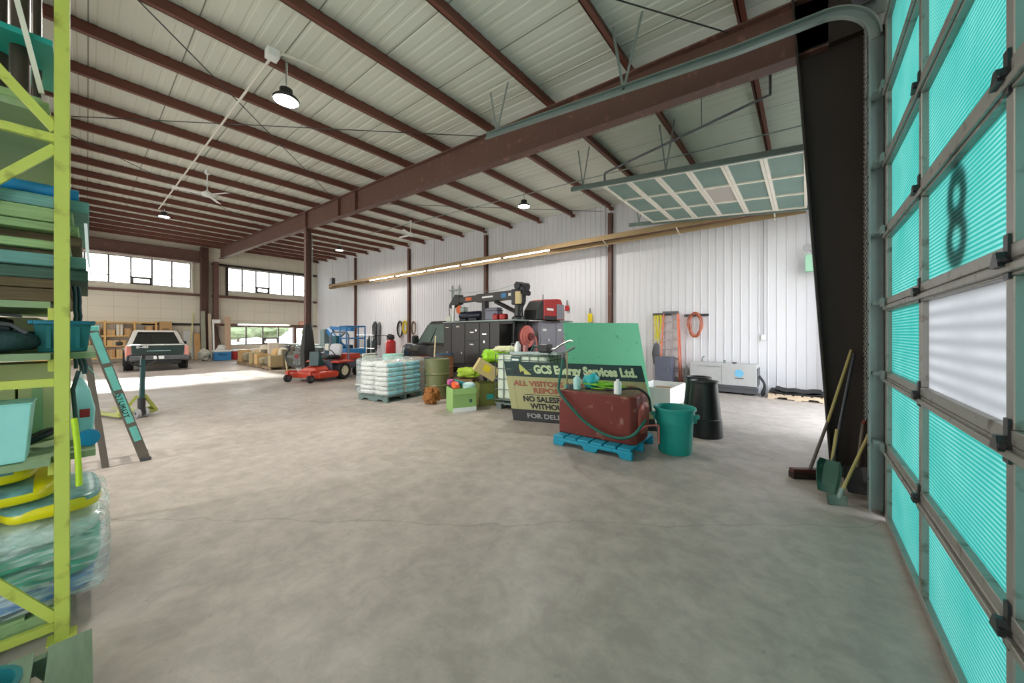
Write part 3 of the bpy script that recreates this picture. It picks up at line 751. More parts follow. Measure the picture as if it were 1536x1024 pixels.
# shelf above: green planks, pipes
for i,(y0,y1,z) in enumerate(((-0.5,-0.13,2.784),(-0.62,-0.16,2.83))):
    tag(MB().box(-4.5,-3.1-0.08*i,y0,y1,z,z+0.042).build('plywood_offcut', M['lum_green']), ['lower','upper'][i]+' green plywood offcut on the highest rack shelf', 'plywood')
M['pipe'] = mat('dull_brown_pipe', rgb(70,62,52), 0.35, 0.4, 0.2, 4)
for i,(x,y,r,z1) in enumerate(((-3.3,-0.235,0.036,3.85),(-3.5,-0.19,0.018,3.8),(-3.45,-0.31,0.028,3.8))):
    tag(MB().cyl((x,y,2.873),(x,y,z1),r,n=18).build('steel_pipe', M['pipe'], None, smooth=40), ['thick brown pipe','thin brown pipe','medium brown pipe'][i]+' standing upright on the highest rack shelf', 'pipe', 'upright pipes on the rack')
mb = MB(); mb.box(-3.75,-3.14,-0.52,-0.12,3.16,3.176); mb.box(-3.15,-3.13,-0.52,-0.12,3.15,3.18)
o = tag(mb.build('teal_tray', M['teal']), 'teal sheet tray fixed between the posts around the upright pipes', 'tray')
tag(MB().bar((-3.09,-0.265,3.5),(-3.12,-0.155,2.874),0.02,0.014).build('white_angle_bar', M['offwhite']), 'white angle bar leaning on the highest rack shelf', 'bar')
# shelf with tote and tarp bag (top at z 1.497)
ZS = 1.5005
t = thing('storage_tote', 'dark teal storage tote on the rack shelf behind the yellow post', 'tote', (-3.42,-0.085,ZS))
mt = mat('dark_teal_tote', rgb(20,108,112), 0.45)
mb = MB(); 
for (a,b) in (((0.0,0.0),1),): pass
def tub(w0,d0,w1,d1,h,th=0.008):
    mb = MB(); o = [[(-w0/2,-d0/2,0),(w0/2,-d0/2,0),(w0/2,d0/2,0),(-w0/2,d0/2,0)],[(-w1/2,-d1/2,h),(w1/2,-d1/2,h),(w1/2,d1/2,h),(-w1/2,d1/2,h)],
        [(-w1/2+th,-d1/2+th,h),(w1/2-th,-d1/2+th,h),(w1/2-th,d1/2-th,h),(-w1/2+th,d1/2-th,h)],[(-w0/2+th,-d0/2+th,th),(w0/2-th,-d0/2+th,th),(w0/2-th,d0/2-th,th),(-w0/2+th,d0/2-th,th)]]
    return mb.loft(o)
tub(0.5,0.17,0.56,0.2,0.165).build('tote_body', mt, t, bevel=0.006)
mb = MB()
for b in ((-0.3,0.3,-0.115,-0.097),(-0.3,0.3,0.097,0.115),(-0.3,-0.28,-0.097,0.097),(0.28,0.3,-0.097,0.097)): mb.box(*b,0.15,0.17)
mb.build('tote_rim', mat('teal_blue_rim', rgb(24,120,150),0.45), t, bevel=0.004)
for y in (-0.05,0.0,0.05): MB().box(0.262,0.275,y-0.008,y+0.008,0.02,0.14).build('rib', mt, t)
t = thing('tool_bag', 'bundled black and teal tool bag with straps on the rack shelf', 'bag', (-3.2,-0.4,ZS))
mbg = mat('dark_teal_nylon', rgb(34,62,64), 0.6, bump=0.3)
MB().blob((0,0,0.06),(0.24,0.5,0.12),0.6,amp=0.15,freq=9,seed=5).build('bag_body', mbg, t, smooth=50)
MB().blob((0,-0.02,0.14),(0.2,0.36,0.1),0.7,amp=0.35,freq=9,seed=8).build('bag_flap', M['black'], t, smooth=50)
MB().tube([(0.08,-0.15,0.2),(0.1,0.0,0.17),(0.09,0.15,0.145),(0.1,0.2,0.1)],0.01,6).build('strap', M['darkgrey'], t, smooth=60)
MB().tube([(0.1,-0.1,0.15),(0.1,0.05,0.2),(0.05,0.18,0.19)],0.008,6).build('strap', M['darkgrey'], t, smooth=60)
tag(MB().box(-4.2,-3.75,-1.0,-0.2,ZS,1.7).build('carton', mat('pale_carton', rgb(190,196,150),0.75), None, bevel=0.005), 'long pale carton behind the black tool bag on the rack', 'carton')
# cartons on the lower shelf (top z .953)
ZL = 0.9555
for i,(y0,y1,z0,z1,lab) in enumerate(((-0.26,-0.125,ZL,1.3,'right carton under the shelf beam'),(-0.62,-0.27,ZL,1.29,'left carton behind the pale teal bin'),(-0.6,-0.13,1.301,1.42,'flat beige carton lying on top of the two cartons'))):
    t = thing('carton', 'beige '+lab+' in the rack', 'carton', (-3.55,0,0), 0, 'cartons in the yellow rack')
    MB().box(-0.3,0.0,y0,y1,z0,z1).build('carton_body', mat('green_beige_card%d'%i, rgb(196,196,140),0.8), t, bevel=0.004)
    ym = (y0+y1)/2; MB().box(0.0005,0.002,ym-0.02,ym+0.02,z0+0.01,z1-0.01).build('packing_tape', mat('tape', rgb(150,180,130),0.4) if i==0 else bpy.data.materials['tape'], t)
t = thing('plastic_bin', 'pale teal plastic bin on the lower rack shelf', 'bin', (-3.12,-0.42,ZL))
m_ = mat('pale_teal_plastic', rgb(150,215,208), 0.4)
tub(0.2,0.44,0.22,0.48,0.29).build('bin_body', m_, t, bevel=0.02, seg=3)
MB().box(-0.115,0.115,-0.245,0.245,0.286,0.296).build('bin_lid', m_, t, bevel=0.004)
r = [(-3.55+0.05*math.cos(a),-0.15+0.03*math.sin(a),ZL+0.016+0.02*(1+math.cos(a))) for a in [2*PI*i/14 for i in range(14)]]
tag(MB().tube([(-3.35+0.055*math.cos(2*PI*i/14)*1.0,-0.19+0.06*math.sin(2*PI*i/14),ZL+0.025+0.03*(1+math.sin(2*PI*i/14))) for i in range(14)],0.02,8,True).build('ratchet_strap', M['blackmetal'], None, smooth=60), 'coiled black ratchet strap on the lower rack shelf', 'strap')
# hoses and odds hung at the post end
M['hose'] = mat('dark_teal_hose', rgb(20,62,62), 0.45)
for i,(pts,r) in enumerate(((((-3.3,-0.04,1.87),(-3.3,-0.035,1.75),(-3.3,-0.02,1.6),(-3.3,-0.015,1.45),(-3.3,-0.01,1.36)),0.011),
                  (((-3.25,-0.035,1.87),(-3.25,-0.03,1.7),(-3.25,-0.035,1.5),(-3.25,-0.02,1.38)),0.009),
                  (((-3.2,-0.05,1.87),(-3.2,-0.045,1.7),(-3.2,-0.05,1.55),(-3.2,-0.042,1.4)),0.008))):
    pts = [Vector(p) for p in pts]
    pts2 = []
    for k in range(len(pts)-1):
        for q in range(4): pts2.append(pts[k].lerp(pts[k+1], q/4)+Vector((0,0.004*math.sin(k*2+q),0)))
    pts2.append(pts[-1])
    tag(MB().tube(pts2,r,8).build('hanging_hose', M['hose'], None, smooth=60), ['thick dark teal hose','medium dark teal hose','thin dark teal hose closest to the post'][i]+' hanging from the rack lumber', 'hose', 'hoses hanging at the yellow post')
t = thing('plastic_jug', 'pale teal plastic jug with a white face among the hoses by the post', 'jug', (-3.42, 0.0, 0.953))
mj = mat('pale_aqua_plastic', rgb(165,222,220), 0.4)
MB().loft([[(-0.06,-0.035,0.0),(0.06,-0.035,0.0),(0.06,0.02,0.0),(-0.06,0.02,0.0)],[(-0.06,-0.04,0.2),(0.06,-0.04,0.2),(0.06,0.032,0.18),(-0.06,0.032,0.18)],[(-0.05,-0.05,0.34),(0.05,-0.05,0.34),(0.05,0.01,0.3),(-0.05,0.01,0.3)],[(-0.02,-0.045,0.38),(0.02,-0.045,0.38),(0.02,-0.015,0.37),(-0.02,-0.015,0.37)]]).build('jug_body', mj, t, bevel=0.01, seg=3)
MB().cyl((0,-0.03,0.375),(0,-0.028,0.41),0.018,n=12).build('jug_cap', M['white'], t)
MB().box(0.061,0.064,-0.03,0.01,0.14,0.19).build('jug_label', M['red'], t)
t = thing('wire_spool', 'bright blue wire spool on the rack shelf end by the hoses', 'spool', (-3.2, 0.005, 0.953+0.045))
MB().lathe([(0.0,-0.02),(0.045,-0.02),(0.045,-0.014),(0.032,-0.014),(0.032,0.014),(0.045,0.014),(0.045,0.02),(0.0,0.02)],(0,0,0),20,'x').build('spool_body', mat('spool_blue', rgb(20,140,190),0.4), t, smooth=30)
MB().lathe([(0.033,-0.012),(0.04,0.0),(0.033,0.012)],(0,0,0),20,'x').build('wire', M['galv'], t)
tag(MB().tube([(-3.02,-0.037,0.96),(-3.02,-0.038,1.1),(-3.02,-0.05,1.3),(-3.02,-0.03,1.4)],0.0085,8).build('lifting_sling', M['hose'], None, smooth=60), 'black sling standing along the post between the shelves', 'sling')
tag(MB().tube([(-2.975,-0.028,0.79),(-2.975,-0.03,0.9),(-2.98,-0.035,1.02),(-2.98,-0.045,1.15)],0.012,8).build('flexible_tube', mat('lime_tube', rgb(190,225,40),0.4), None, smooth=60), 'lime green flexible tube standing on the yellow bags by the post', 'tube')
# bags and wrapped load under the shelf
def bag_mat(name, base, label, hx, hy):
    m, nt, b, out = new_mat(name); N, L = nt.nodes, nt.links
    tc = N.new('ShaderNodeTexCoord'); sp = N.new('ShaderNodeSeparateXYZ'); L.new(tc.outputs['Object'], sp.inputs[0])
    def inside(ax, h):
        a = N.new('ShaderNodeMath'); a.operation = 'ABSOLUTE'; L.new(sp.outputs[ax], a.inputs[0])
        c = N.new('ShaderNodeMath'); c.operation = 'LESS_THAN'; c.inputs[1].default_value = h; L.new(a.outputs[0], c.inputs[0]); return c.outputs[0]
    mu = N.new('ShaderNodeMath'); mu.operation = 'MULTIPLY'; L.new(inside(0,hx), mu.inputs[0]); L.new(inside(1,hy), mu.inputs[1])
    up = N.new('ShaderNodeMath'); up.operation = 'GREATER_THAN'; up.inputs[1].default_value = 0.012; L.new(sp.outputs[2], up.inputs[0])
    m2 = N.new('ShaderNodeMath'); m2.operation = 'MULTIPLY'; L.new(mu.outputs[0], m2.inputs[0]); L.new(up.outputs[0], m2.inputs[1])
    nz = N.new('ShaderNodeTexNoise'); nz.inputs['Scale'].default_value = 14; L.new(tc.outputs['Object'], nz.inputs['Vector'])
    ml = N.new('ShaderNodeMix'); ml.data_type = 'RGBA'; L.new(nz.outputs['Fac'], ml.inputs[0]); ml.inputs[6].default_value = label; ml.inputs[7].default_value = rgb(150,205,200)
    mx = N.new('ShaderNodeMix'); mx.data_type = 'RGBA'; L.new(m2.outputs[0], mx.inputs[0]); mx.inputs[6].default_value = base; L.new(ml.outputs[2], mx.inputs[7])
    L.new(mx.outputs[2], b.inputs['Base Color']); b.inputs['Roughness'].default_value = 0.3
    return m
M['yellowbag'] = bag_mat('yellow_printed_bag', rgb(226,216,20), rgb(20,70,75), 0.3, 0.19)
for i,(y,x,z,sy,sx,rz,lab) in enumerate(((-0.13,-3.4,0.655,0.36,0.62,0.05,'yellow printed bag sticking out past the post, on the wrapped load'),(-0.56,-3.4,0.655,0.36,0.6,-0.05,'yellow printed bag left of the post, on the wrapped load'),(-0.38,-3.39,0.757,0.56,0.6,0.03,'wide yellow printed bag lying across the lower two'),(-0.42,-3.4,0.858,0.5,0.5,-0.06,'topmost yellow printed bag under the rack shelf'))):
    o = MB().blob((0,0,0),(sx,sy,0.1),0.45,amp=0.04,freq=7,seed=i,n=28,m=12).build('bag', M['yellowbag'], None, smooth=60)
    place(o,(x,y,z),rz); tag(o, lab, 'bag', 'yellow bags under the rack shelf')
M['greenbag'] = mat('green_white_bag', rgb(40,170,140), 0.4, 0, 0.5, 8)
M['bluebag'] = mat('blue_white_bag', rgb(20,120,200), 0.4, 0, 0.35, 9)
for i,(y,z,mm,lab) in enumerate(((-0.22,0.2,'bluebag','blue printed bag at the bottom of the wrapped load by the post'),(-0.22,0.3,'greenbag','green bag in the wrapped load by the post, lowest of three'),(-0.22,0.405,'greenbag','green bag in the wrapped load by the post, middle of three'),(-0.22,0.51,'greenbag','pale green bag in the wrapped load by the post, top of three'),(-0.8,0.2,'bluebag','blue printed bag at the inner bottom of the wrapped load'),(-0.8,0.3,'greenbag','green bag at the inner end of the wrapped load, lowest of three'),(-0.8,0.405,'greenbag','green bag at the inner end of the wrapped load, middle of three'),(-0.8,0.51,'greenbag','green bag at the inner end of the wrapped load, top of three'))):
    o = MB().blob((0,0,0),(0.78,0.48 if i else 0.44,0.097),0.4,amp=0.03,freq=6,seed=i+11,n=26,m=10).build('bag', M[mm] if i!=3 else mat('white_green_bag', rgb(200,225,215),0.4,0,0.3,9), None, smooth=60)
    place(o,(-3.5,y+(0.03 if y>-0.5 else 0),z)); tag(o, lab, 'bag', 'bags in the wrapped load under the rack')
def film_mat(name='wrinkled_stretch_film', top=0.85):
    m, nt, b, out = new_mat(name); N, L = nt.nodes, nt.links; N.remove(b)
    tr = N.new('ShaderNodeBsdfTransparent'); df = N.new('ShaderNodeBsdfDiffuse'); df.inputs[0].default_value = rgb(225,240,238); gl = N.new('ShaderNodeBsdfGlossy'); gl.inputs['Roughness'].default_value = 0.16
    tc = N.new('ShaderNodeTexCoord'); mp = N.new('ShaderNodeMapping'); mp.inputs['Rotation'].default_value = (0.5,0.3,0.2); mp.inputs['Scale'].default_value = (3,3,14); L.new(tc.outputs['Object'], mp.inputs[0])
    nz = N.new('ShaderNodeTexNoise'); nz.inputs['Scale'].default_value = 2.2; nz.inputs['Detail'].default_value = 6; nz.inputs['Distortion'].default_value = 0.6; L.new(mp.outputs[0], nz.inputs['Vector'])
    rp = N.new('ShaderNodeValToRGB'); rp.color_ramp.elements[0].position = 0.42; rp.color_ramp.elements[0].color = (0.08,0.08,0.08,1); rp.color_ramp.elements[1].position = 0.7; rp.color_ramp.elements[1].color = (top,top,top,1); L.new(nz.outputs['Fac'], rp.inputs[0])
    bp = N.new('ShaderNodeBump'); bp.inputs['Strength'].default_value = 0.8; bp.inputs['Distance'].default_value = 0.02; L.new(nz.outputs['Fac'], bp.inputs['Height'])
    L.new(bp.outputs[0], gl.inputs['Normal'])
    a = N.new('ShaderNodeMixShader'); L.new(rp.outputs[0], a.inputs[0]); L.new(tr.outputs[0], a.inputs[1]); L.new(df.outputs[0], a.inputs[2])
    g = N.new('ShaderNodeMixShader'); g.inputs[0].default_value = 0.14; L.new(a.outputs[0], g.inputs[1]); L.new(gl.outputs[0], g.inputs[2])
    L.new(g.outputs[0], out.inputs['Surface']); return m
M['film'] = film_mat()
o = MB().blob((0,0,0),(0.9,1.2,0.46),0.16,amp=0.025,freq=5,seed=2,n=48,m=20).build('stretch_wrap', M['film'], None, smooth=50)
place(o,(-3.52,-0.51,0.372)); tag(o,'wrinkled clear stretch wrap around the green bags under the rack','stretch wrap')
def pallet(name, lab, L_, W_, loc, rz, m, group=None, nb=7, H=0.14, cat='pallet'):
    """deck boards along y, stringers along x"""
    t = thing(name, lab, cat, loc, rz, group)
    bw = L_/(nb*1.3-0.3)
    for k in range(nb):
        x = -L_/2+bw/2+k*bw*1.3
        MB().box(x-bw/2,x+bw/2,-W_/2,W_/2,H-0.018,H).build('deck_board', m, t)
    for y in (-W_/2+0.03,0,W_/2-0.03):
        MB().prism([(-L_/2,0.018),(L_/2,0.018),(L_/2,H-0.018),(-L_/2,H-0.018)] if False else [(-L_/2,0.018),(-L_/4-0.1,0.018),(-L_/4-0.08,0.055),(-L_/4+0.08,0.055),(-L_/4+0.1,0.018),(L_/4-0.1,0.018),(L_/4-0.08,0.055),(L_/4+0.08,0.055),(L_/4+0.1,0.018),(L_/2,0.018),(L_/2,H-0.018),(-L_/2,H-0.018)],y-0.02,y+0.02,'xz').build('stringer', m, t)
    for x in (-L_/2+bw/2,0,L_/2-bw/2): MB().box(x-bw/2,x+bw/2,-W_/2,W_/2,0,0.018).build('bottom_board', m, t)
    return t
pallet('wooden_pallet','wooden pallet under the wrapped green bags in the rack',1.0,1.1,(-3.64,-0.56,0),PI/2,M['lum_green'])
pallet('wooden_pallet','green tinted wooden pallet on the floor in front of the yellow rack',0.98,1.15,(-2.145,-0.475,0),PI/2,mat('pallet_wood_light_tint', rgb(112,132,108),0.8,0,0.4,3,bump=0.25,bscale=5,grain=(9,1.2,9)),None,6)  # wood tinted green like the rack boards, panel light in the colour
t = thing('bucket','dark teal bucket standing on the pallet in front of the rack','bucket',(-2.13,-0.27,0.14))
MB().lathe([(0.0,0.004),(0.095,0.0),(0.115,0.25),(0.125,0.25),(0.125,0.262),(0.11,0.262),(0.09,0.01),(0,0.01)],(0,0,0),28).build('bucket_body', mat('dark_teal_bucket', rgb(30,110,115),0.4), t, smooth=40)
MB().tube([(0.12*math.cos(a),0.12*math.sin(a)*0.2-0.1,0.24+0.02*math.sin(a)) for a in [PI*i/10 for i in range(11)]],0.003,6).build('bucket_handle', M['galv'], t)

# step ladder folded against the rack
t = thing('step_ladder','teal faced fibreglass step ladder leaning folded against the rack','ladder',(-6.6,0.0,0))
ml = mat('ladder_grey_rail', rgb(118,108,100), 0.5); mf = mat('ladder_teal_sticker', rgb(126,214,206), 0.4, 0, 0.15, 9)
topF, botF = Vector((0,0.03,1.66)), Vector((0,0.47,0))
for sx in (0.2,-0.2):
    f = MB().bar(botF+Vector((sx,0,0)),topF+Vector((sx*0.75,0,0)),0.095,0.03,(1,0,0)).build('front_rail', ml, t, bevel=0.004)
    d_ = (topF-botF)
    n_ = Vector((0,d_.z,-d_.y)).normalized()
    b = MB()
    for (a0,a1) in ((0.16,0.27),(0.3,0.52),(0.55,0.72),(0.75,0.97)):
        p0, p1 = botF.lerp(topF,a0)+Vector((sx*(1-0.25*a0)+0.0165,0,0)), botF.lerp(topF,a1)+Vector((sx*(1-0.25*a1)+0.0165,0,0))
        b.bar(p0,p1,0.003,0.075,(0,0,1))
    b.build('sticker', mf, f)
    g = MB().obox(botF+Vector((sx,0.0,0.02)),(0.05,0.1,0.04)); g.build('rubber_foot', M['darkgrey'], f)
    MB().bar((sx*0.9,0.14,0.0),(sx*0.7,-0.02,1.5),0.06,0.025,(1,0,0)).build('rear_rail', ml, t, bevel=0.003)
for k in range(1,6):
    a = k/6; p = botF.lerp(topF,a); w = 0.2*(1-0.25*a)
    MB().box(-w,w,p.y-0.04,p.y+0.04,p.z-0.015,p.z+0.012).build('step', ml, t)
for k in range(1,4):
    z = 0.35*k+0.15; y = 0.14-0.16*z/1.5; MB().cyl((-0.16,y,z),(0.16,y,z),0.012,n=8).build('rear_rung', M['alu'], t)
MB().box(-0.17,0.17,-0.07,0.09,1.63,1.69).build('top_cap', mf, t, bevel=0.01)
MB().bar((0.19,0.3,0.72),(0.16,0.0,1.22),0.004,0.05,(1,0,0)).build('spreader', mf, t)
tx = text_mesh('STURDY', 0.075, M['black'], 'lettering', t, 0.001, 0.001, 1.1)
ang = math.atan2(-d_.z, -d_.y)
p0 = botF.lerp(topF,0.52)+Vector((0.2*(1-0.25*0.52)+0.019,0,0)); ex = (botF-topF).normalized(); ez = Vector((0,-ex.z,ex.y)); ez = ez if True else ez
sxs = (Vector((0,0.47,0))-Vector((0,0.03,1.66))).normalized()
up = Vector((0,-sxs.z,sxs.y))
for v in tx.data.vertices:
    x,y,z = v.co; v.co = p0 + sxs*x + up*(z-0.027) + Vector((-y+0.029*x,0,0))

# pallet jack
M['jack'] = mat('olive_lime_jack', rgb(150,156,70),0.45,0,0.15,5)
t = thing('pallet_jack','lime yellow pallet jack with black steering handle behind the step ladder','pallet jack',(-9.85,0.62,0),0.35)
for s_ in (-1,1):
    MB().prism([(-1.25,0.04),(-0.02,0.04),(0.0,0.1),(0.0,0.17),(-0.08,0.17),(-0.16,0.085),(-1.25,0.075)],s_*0.19-0.07,s_*0.19+0.07,'xz').build('fork', M['jack'], t, bevel=0.006)
    MB().cyl((-1.05,s_*0.19-0.04,0.04),(-1.05,s_*0.19+0.04,0.04),0.04,n=14).build('load_roller', M['offwhite'], t)
    MB().bar((0.02,s_*0.27,0.08),(0.1,s_*0.05,0.42),0.03,0.05).build('frame_brace', M['jack'], t)
MB().box(-0.02,0.04,-0.27,0.27,0.06,0.12).build('cross_frame', M['jack'], t, bevel=0.005)
MB().lathe([(0.05,0.16),(0.055,0.2),(0.055,0.36),(0.035,0.38),(0.03,0.5)],(0.12,0,0),16,capb=True,capt=True).build('pump', M['blackmetal'], t, smooth=40)
for s_ in (-1,1): MB().lathe([(0.02,-0.025),(0.085,-0.025),(0.09,-0.01),(0.09,0.01),(0.085,0.025),(0.02,0.025)],(0.12,s_*0.06,0.09),22,'y').build('steer_wheel', M['grey'], t, smooth=40)
MB().box(0.06,0.18,-0.03,0.03,0.06,0.18).build('steer_fork', M['blackmetal'], t)
MB().bar((0.13,0,0.3),(0.16,0,1.12),0.07,0.05,(1,0,0)).build('drawbar', M['hose'], t, bevel=0.01)
MB().tube([(0.16,-0.03,0.98),(0.165,-0.14,1.02),(0.17,-0.22,1.1),(0.17,-0.21,1.18),(0.17,-0.15,1.2),(0.17,0.15,1.2),(0.17,0.21,1.18),(0.17,0.22,1.1),(0.165,0.14,1.02),(0.16,0.03,0.98)],0.016,8).build('handle_loop', M['black'], t, smooth=60)
MB().bar((0.16,0,1.1),(0.17,0,1.2),0.05,0.04).build('release_lever', M['black'], t)
M['grey2'] = mat('blue_grey_cabinet', rgb(138,136,146), 0.4, 0.1, 0.1, 3)
M['yellow2'] = mat('cream_tank', rgb(222,200,150), 0.5)
M['creamrim'] = mat('cream_rim', rgb(214,206,180), 0.5)
M['greyblue'] = mat('grey_blue_bar', rgb(104,114,132), 0.45)
# ------------------------------------------------------------------ vehicles
def wheel(t, x, y, r, w, side, rim='chrome', name='wheel', n=28):
    """side +1: outer face towards +y"""
    o = MB().lathe([(r*0.58,-w/2),(r*0.93,-w/2),(r,-w*0.32),(r,w*0.32),(r*0.93,w/2),(r*0.58,w/2),(r*0.56,0),(r*0.58,-w/2)],(x,y,r),n,'y').build(name, M['rubber'], t, smooth=30)
    b = MB(); yy = y+side*w*0.34
    b.lathe([(0.0,side*0.02),(r*0.16,side*0.02),(r*0.2,0.0),(r*0.56,side*0.015),(r*0.58,side*0.03)],(x,yy,r),n,'y')
    for k in range(6):
        a = 2*PI*k/6; b.bar((x+r*0.12*math.cos(a),yy+side*0.02,r+r*0.12*math.sin(a)),(x+r*0.55*math.cos(a),yy+side*0.03,r+r*0.55*math.sin(a)),r*0.17,0.02,(0,1,0))
    b.build('rim', M[rim], o, smooth=30)
    return o
M['silver'] = mat('silver_car_paint', rgb(205,202,196), 0.3, 0.3, 0.04, 2, coat=0.6)
M['blackpaint'] = mat('black_car_paint', rgb(26,26,28), 0.25, 0.1, 0.1, 2, coat=0.8)
M['charcoal'] = mat('charcoal_cabinet_paint', rgb(62,60,60), 0.4, 0.2, 0.1, 2)
M['tail'] = mat('tail_lamp_red', rgb(214,140,128), 0.2, 0, 0.1)
M['dgreen'] = mat('dark_green_grey_gate', rgb(44,62,60), 0.35, 0.2, 0.1, 2)
def cab(t, paint, L0, L1, zb, zs, zt, hw, rake_f, rake_r, tw=0.76, glass='glassdark'):
    """greenhouse between x=L0 (rear) and L1 (windscreen foot)"""
    rings = []
    for k in range(6):
        a = k/5; z = zs+(zt-zs)*a; y = hw*(1-(1-tw)*a); x0 = L0+rake_r*a; x1 = L1-rake_f*a**0.9
        if k == 5: y *= 0.96; x0 += 0.05; x1 -= 0.08
        c = 0.1
        rings.append([(x0,-y+c,z),(x0+c,-y,z),(x1-c,-y,z),(x1,-y+c*1.5,z),(x1,y-c*1.5,z),(x1-c,y,z),(x0+c,y,z),(x0,y-c,z)])
    MB().loft(rings).build('cab', paint, t, bevel=0.02, smooth=35)
    def pt(a, xx, yy): return (xx, yy, zs+(zt-zs)*a)
    def edge(a): return hw*(1-(1-tw)*a), L0+rake_r*a, L1-rake_f*a**0.9
    for s_ in (-1,1):                                   # side windows
        m = (L0+L1-rake_f*0.5)/2
        for (u0,u1) in ((0.0,0.47),(0.53,1.0)):
            q = []
            for a,u in ((0.08,u0),(0.08,u1),(0.86,u1),(0.86,u0)):
                y,x0,x1 = edge(a); q.append((x0+0.12+(x1-x0-0.34)*u, s_*(y+0.004), zs+(zt-zs)*a))
            q2 = [(p[0],p[1]+s_*0.012,p[2]) for p in q]
            MB().loft([q,q2]).build('side_window', M[glass], t)
    for rear in (True, False):
        q = []
        for a,sg in ((0.08,-1),(0.08,1),(0.88,1),(0.88,-1)):
            y,x0,x1 = edge(a); q.append(((x0-0.006) if rear else (x1+0.006), sg*(y-0.16), zs+(zt-zs)*a))
        q2 = [(p[0]+(-0.012 if rear else 0.012),p[1],p[2]) for p in q]
        MB().loft([q,q2]).build('rear_window' if rear else 'windscreen', M['glassdark'], t)
def lower_body(t, paint, xs, hw, name='body'):
    """xs: list of (x, z0, z1, width factor)"""
    rings = []
    for (x,z0,z1,f) in xs:
        w = hw*f; c = 0.08
        rings.append([(x,-w+c,z0),(x,-w,z0+c),(x,-w,z1-0.25),(x,-w+0.05,z1-0.04),(x,-w+0.14,z1),(x,w-0.14,z1),(x,w-0.05,z1-0.04),(x,w,z1-0.25),(x,w,z0+c),(x,w-c,z0)])
    return MB().loft(rings).build(name, paint, t, bevel=0.015, smooth=40)
# --- silver pickup, tail towards the camera
t = thing('pickup_truck','silver pickup truck with a dark tailgate parked facing the wooden shelving','truck',(-21.2,1.95,0),math.radians(178))
lower_body(t, M['silver'], [(0.12,0.5,1.12,0.94),(0.3,0.42,1.14,0.99),(1.9,0.4,1.12,1.0),(3.9,0.4,1.08,1.0),(4.9,0.42,1.04,0.97),(5.4,0.45,0.96,0.88),(5.55,0.5,0.85,0.75)], 0.98)
cab(t, M['silver'], 1.0, 4.3, 1.0, 1.08, 1.74, 0.93, 0.75, 0.55)
MB().box(0.3,1.4,-0.8,0.8,1.12,1.15).build('bed_cover', M['black'], t, bevel=0.01)
o = MB().loft([[(0.08,-0.78,0.62),(0.08,0.78,0.62),(0.05,0.8,1.1),(0.05,-0.8,1.1)],[(0.13,-0.78,0.62),(0.13,0.78,0.62),(0.13,0.8,1.1),(0.13,-0.8,1.1)]]).build('tailgate', M['dgreen'], t, bevel=0.015)
MB().box(0.03,0.05,-0.36,0.36,0.85,0.88).build('chrome_badge', M['chrome'], o)
for (txt,sz,z0,y0) in (('D-405',0.12,0.99,0.66),):
    tx = text_mesh(txt, sz, M['white'], 'lettering', o, 0.002, 0.003, 1.15)
    for v in tx.data.vertices: x,y,z = v.co; v.co = (0.047+y, y0-x, z0+z)
MB().box(0.03,0.06,-0.11,0.11,0.9-0.06,0.93).build('gate_handle', M['black'], o) if False else None
for s_ in (-1,1):
    MB().loft([[(0.1,s_*0.8,0.62),(0.06,s_*0.95,0.64),(0.06,s_*0.93,1.08),(0.09,s_*0.81,1.08)],[(0.2,s_*0.8,0.62),(0.28,s_*0.985,0.64),(0.28,s_*0.97,1.08),(0.2,s_*0.81,1.08)]]).build('tail_lamp', M['tail'], t, bevel=0.01)
    MB().blob((3.75,s_*1.12,1.12),(0.16,0.24,0.2),0.6).build('door_mirror', M['black'], t, smooth=50)
    for x in (1.25,4.55):
        wheel(t, x, s_*0.84, 0.37, 0.25, s_)
        a = MB(); a.lathe([(0.40,-0.02),(0.47,-0.02),(0.47,0.02),(0.40,0.02)],(x,s_*0.985,0.4),28,'y'); a.build('arch_flare', M['black'], t)
    MB().box(3.1,3.3,s_*0.985-0.01,s_*0.985+0.015,0.9,0.94).build('door_handle', M['silver'], t)
o = MB().loft([[(-0.02,-0.9,0.48),(-0.02,0.9,0.48),(0.02,0.9,0.66),(0.02,-0.9,0.66)],[(0.2,-0.97,0.46),(0.2,0.97,0.46),(0.2,0.97,0.68),(0.2,-0.97,0.68)]]).build('bumper', M['darkgrey'], t, bevel=0.02)
MB().box(-0.035,-0.015,-0.16,0.16,0.52,0.65).build('number_plate', M['white'], o)
MB().box(0.1,5.2,-0.7,0.7,0.3,0.45).build('chassis', M['black'], t)
MB().cyl((0.0,0.45,0.36),(0.9,0.45,0.36),0.035,n=10).build('exhaust_pipe', M['darkgrey'], t)

# --- black service truck with crane
DZ = 1.9*1.045
SV = (-5.57,8.35,0); SRZ = math.radians(175)
t = thing('service_truck','black service truck with tool cabinets and a folded crane along the white wall','truck',SV,SRZ)
lower_body(t, M['blackpaint'], [(3.75,0.55,1.2,0.95),(5.4,0.55,1.18,0.96),(5.7,0.55,1.2,0.98),(6.5,0.6,1.18,0.97),(6.85,0.65,1.08,0.9),(6.98,0.7,0.98,0.8)], 0.98)
cab(t, M['blackpaint'], 3.7, 5.75, 1.0, 1.16, 1.96, 0.95, 0.6, 0.05, 0.76, 'glassmid')
for s_ in (-1,1):
    MB().blob((5.35,s_*1.14,1.32),(0.14,0.26,0.3),0.6).build('door_mirror', M['black'], t, smooth=50)
    for x in (1.35,5.75): wheel(t, x, s_*0.85, 0.43, 0.28, s_)
    MB().box(6.9,7.0,s_*0.72-0.14,s_*0.72+0.14,0.82,1.0).build('head_lamp', M['white'], t, bevel=0.03)
    MB().box(6.0,6.5,s_*0.96-0.01,s_*0.96+0.005,0.98,1.06).build('fender_badge', M['chrome'], t)
